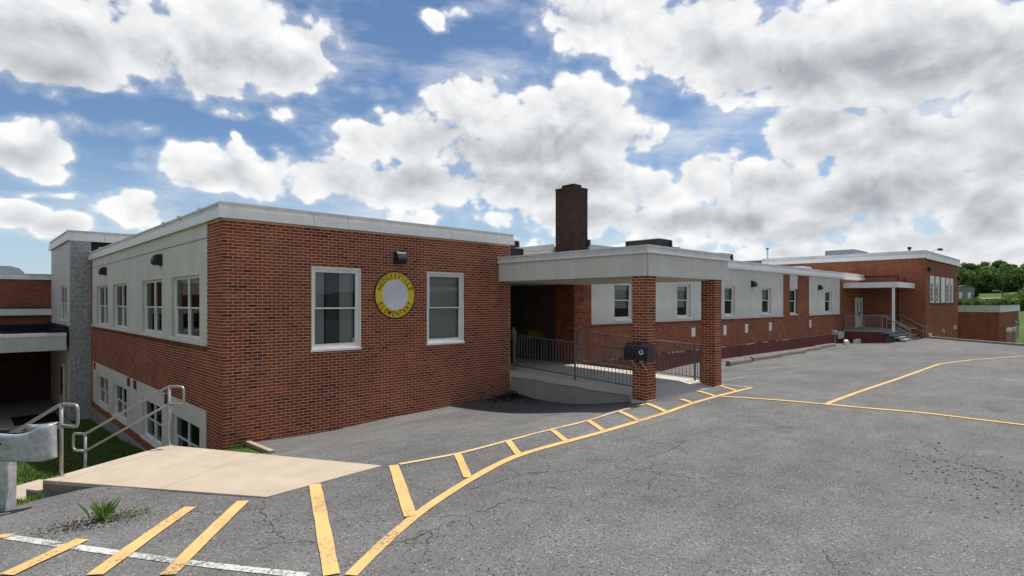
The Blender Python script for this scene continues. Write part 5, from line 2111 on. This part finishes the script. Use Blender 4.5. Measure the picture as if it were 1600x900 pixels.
CR = [crown_mesh('crown', 'leaf', 3.9, 5.2, 5.4, 34, 60, .50, 11 + i) for i in range(3)]
CRN = crown_mesh('crown', 'needle', 2.0, 5.2, 6.0, 42, 34, .42, 31, True)
CRB = crown_mesh('crown', 'leaf', 2.6, 1.7, 1.7, 22, 60, .30, 41)
TRK = trunk_mesh(10, .28)


def tree(label, x, y, z, s, kind=0, group=None, cat='tree', name='broadleaf_tree'):
    o = thing(name, label, cat, (x, y, z), group, random.uniform(0, 6.28))
    o.scale = (s, s, s)
    me = CRN if kind == 9 else (CRB if kind == 8 else CR[kind])
    link('crown', me, o, local=True)
    t_ = link('trunk', TRK, o, local=True)
    if kind == 8:
        t_.scale = (.25, .25, .25)
    return o


def bearing(u, dist):                          # a spot at this distance, u = tangent right of the view axis
    v = V + U * u
    return v.x * dist, v.y * dist


TR = []
for i, (u_, d_, s_) in enumerate([(.760, 150, 1.02), (.772, 165, 1.22), (.786, 150, 1.0), (.797, 172, 1.25), (.808, 152, 1.04), (.822, 168, 1.28), (.833, 150, 1.06), (.842, 176, 1.46), (.853, 153, 1.1), (.866, 166, 1.25), (.876, 150, 1.05), (.889, 166, 1.27), (.902, 154, 1.1), (.914, 170, 1.36), (.93, 155, 1.15), (.95, 160, 1.25),
                                  (.765, 134, .72), (.790, 133, .68), (.813, 134, .75), (.838, 132, .68), (.862, 134, .74), (.884, 132, .7), (.91, 134, .75)]):
    x_, y_ = bearing(u_, d_)
    zz = float(far_h(np.array([x_]), np.array([y_]))[0])
    s_ *= .70 * random.uniform(.84, 1.14)
    zz -= 1.2
    tree('green broadleaf tree in the wood on the far hillside', x_, y_, zz - .3, s_, i % 3, 'trees of the far hillside wood')
x_, y_ = bearing(.843, 150)
tree('tall dark pine standing above the far wood', x_, y_, 2.6, .95, 9, None, 'tree', 'pine_tree')
x_, y_ = bearing(.897, 150)
tree('dark ragged pine at the right edge of the far wood', x_, y_, 2.6, .92, 9, None, 'tree', 'pine_tree')
x_, y_ = bearing(.806, 105)
tree('dark evergreen beside the small grey house', x_, y_, .4, .42, 9, None, 'tree', 'evergreen_tree')
x_, y_ = bearing(.795, 106)
tree('low dark evergreen shrub against the grey house wall', x_, y_, .3, .8, 8, None, 'shrub', 'evergreen_shrub')
x_, y_ = bearing(.878, 88)
tree('rounded green bush above the annex roof', x_, y_, .2, 1.1, 8, None, 'shrub', 'round_bush')
x_, y_ = bearing(.905, 92)
tree('wide green bush at the right edge beyond the annex', x_, y_, .2, 1.25, 8, None, 'shrub', 'round_bush')
for i, (u_, d_, s_) in enumerate([(.782, 92, .62), (.800, 90, .70), (.815, 88, .66), (.830, 92, .60), (.846, 90, .60), (.862, 88, .66), (.893, 96, .95), (.918, 100, 1.1), (.935, 104, 1.2)]):
    x_, y_ = bearing(u_, d_)
    tree('dark bush in the hedge row between the annex and the wood', x_, y_, float(far_h(np.array([x_]), np.array([y_]))[0]) - .3, s_, 8, 'bushes between the annex and the wood', 'shrub', 'hedge_bush')
x_, y_ = bearing(.391, 120)
tree('single treetop showing above the long wing roof', x_, y_, -1.5, 1.25, 1)
x_, y_ = bearing(.757, 140)
tree('thin treetop behind the far hall roof', x_, y_, 2.5, 1.08, 2)

ug = []
for i in range(60):
    x_, y_ = bearing(.765 + .0034 * i + random.uniform(-.002, .002), random.uniform(127, 140))
    ug.append((x_, y_, random.uniform(1.0, 1.6)))
uv_, uf_, ut_ = [], [], []
for x_, y_, s_ in ug:
    k = len(uv_)
    zb_ = float(far_h(np.array([x_]), np.array([y_]))[0])
    for v_ in CRB.vertices:
        uv_.append((x_ + v_.co.x * s_, y_ + v_.co.y * s_, zb_ - .4 + v_.co.z * s_ * 1.1))
    uf_ += [tuple(k + i for i in p.vertices) for p in CRB.polygons]
    ut_ += [random.random() * .5 + .1 for _ in CRB.polygons]
me = bpy.data.meshes.new('undergrowth')
me.from_pydata(uv_, [], uf_)
at_ = me.attributes.new('tone', 'FLOAT', 'FACE')
at_.data.foreach_set('value', np.array(ut_, np.float32))
me.materials.append(M['leaf'])
link('undergrowth', me, kind='stuff')

# small grey house, road bank, street light
hx, hy = bearing(.783, 112)
hs = thing('house', 'small grey house half hidden beyond the far hall', 'house', (hx, hy, .8), rotz=R(20))
q = MB()
q.box(-1.3, 1.2, -1.5, 1.5, -2, 4.5)
q.build('wall', 'house', hs, local=True)
q = MB()
q.v = [(-1.4, -1.6, 4.5), (1.3, -1.6, 4.5), (1.3, 1.6, 4.5), (-1.4, 1.6, 4.5), (-1.4, 0, 5.0), (1.3, 0, 5.0)]
q.f = [(0, 1, 5, 4), (2, 3, 4, 5), (1, 2, 5), (3, 0, 4), (0, 3, 2, 1)]
q.t = [.5] * 5
q.build('roof', 'roof', hs, local=True)
for x2 in (-.7, .65):
    q = MB()
    q.box(x2 - .25, x2 + .25, -1.53, -1.49, 2.4, 3.6)
    q.build('window', 'white', hs, local=True)
    q = MB()
    q.box(-1.33, -1.29, x2 - .25, x2 + .25, 2.4, 3.6)
    q.build('window', 'white', hs, local=True)
rd = MB()
pts_ = [bearing(.812, 108), bearing(.872, 110), bearing(.872, 114), bearing(.812, 112)]
rd.prism(pts_, -1.0, [3.15, 3.35, 3.5, 3.3])
rd.build('road_bank', 'conc_grey', kind='structure')
rd = MB()
a_, b_, c_, d_ = bearing(.86, 74), bearing(1.2, 70), bearing(1.2, 74), bearing(.86, 78)
rd.face([(a_[0], a_[1], -.55), (b_[0], b_[1], -.55), (c_[0], c_[1], -.42), (d_[0], d_[1], -.42)])
rd.build('road', 'conc_pale', kind='structure')
lx, ly = bearing(.852, 95)
sl_ = thing('street_light', 'slim street light with one arm beyond the annex roof', 'street light', (lx, ly, .2), rotz=YAW - R(90))
q = MB()
q.tube([(0, 0, -.5), (0, 0, 5.2)], [.11, .07], 8)
q.build('pole', 'dark', sl_, local=True)
q = MB()
q.tube([(0, 0, 3.9), (-.6, 0, 4.15), (-1.1, 0, 4.2)], .05, 6)
q.build('arm', 'galv', sl_, local=True)
q = MB()
q.box(-1.6, -1.0, -.14, .14, 4.12, 4.26)
q.build('lamp_head', 'gravelstop', sl_, local=True)
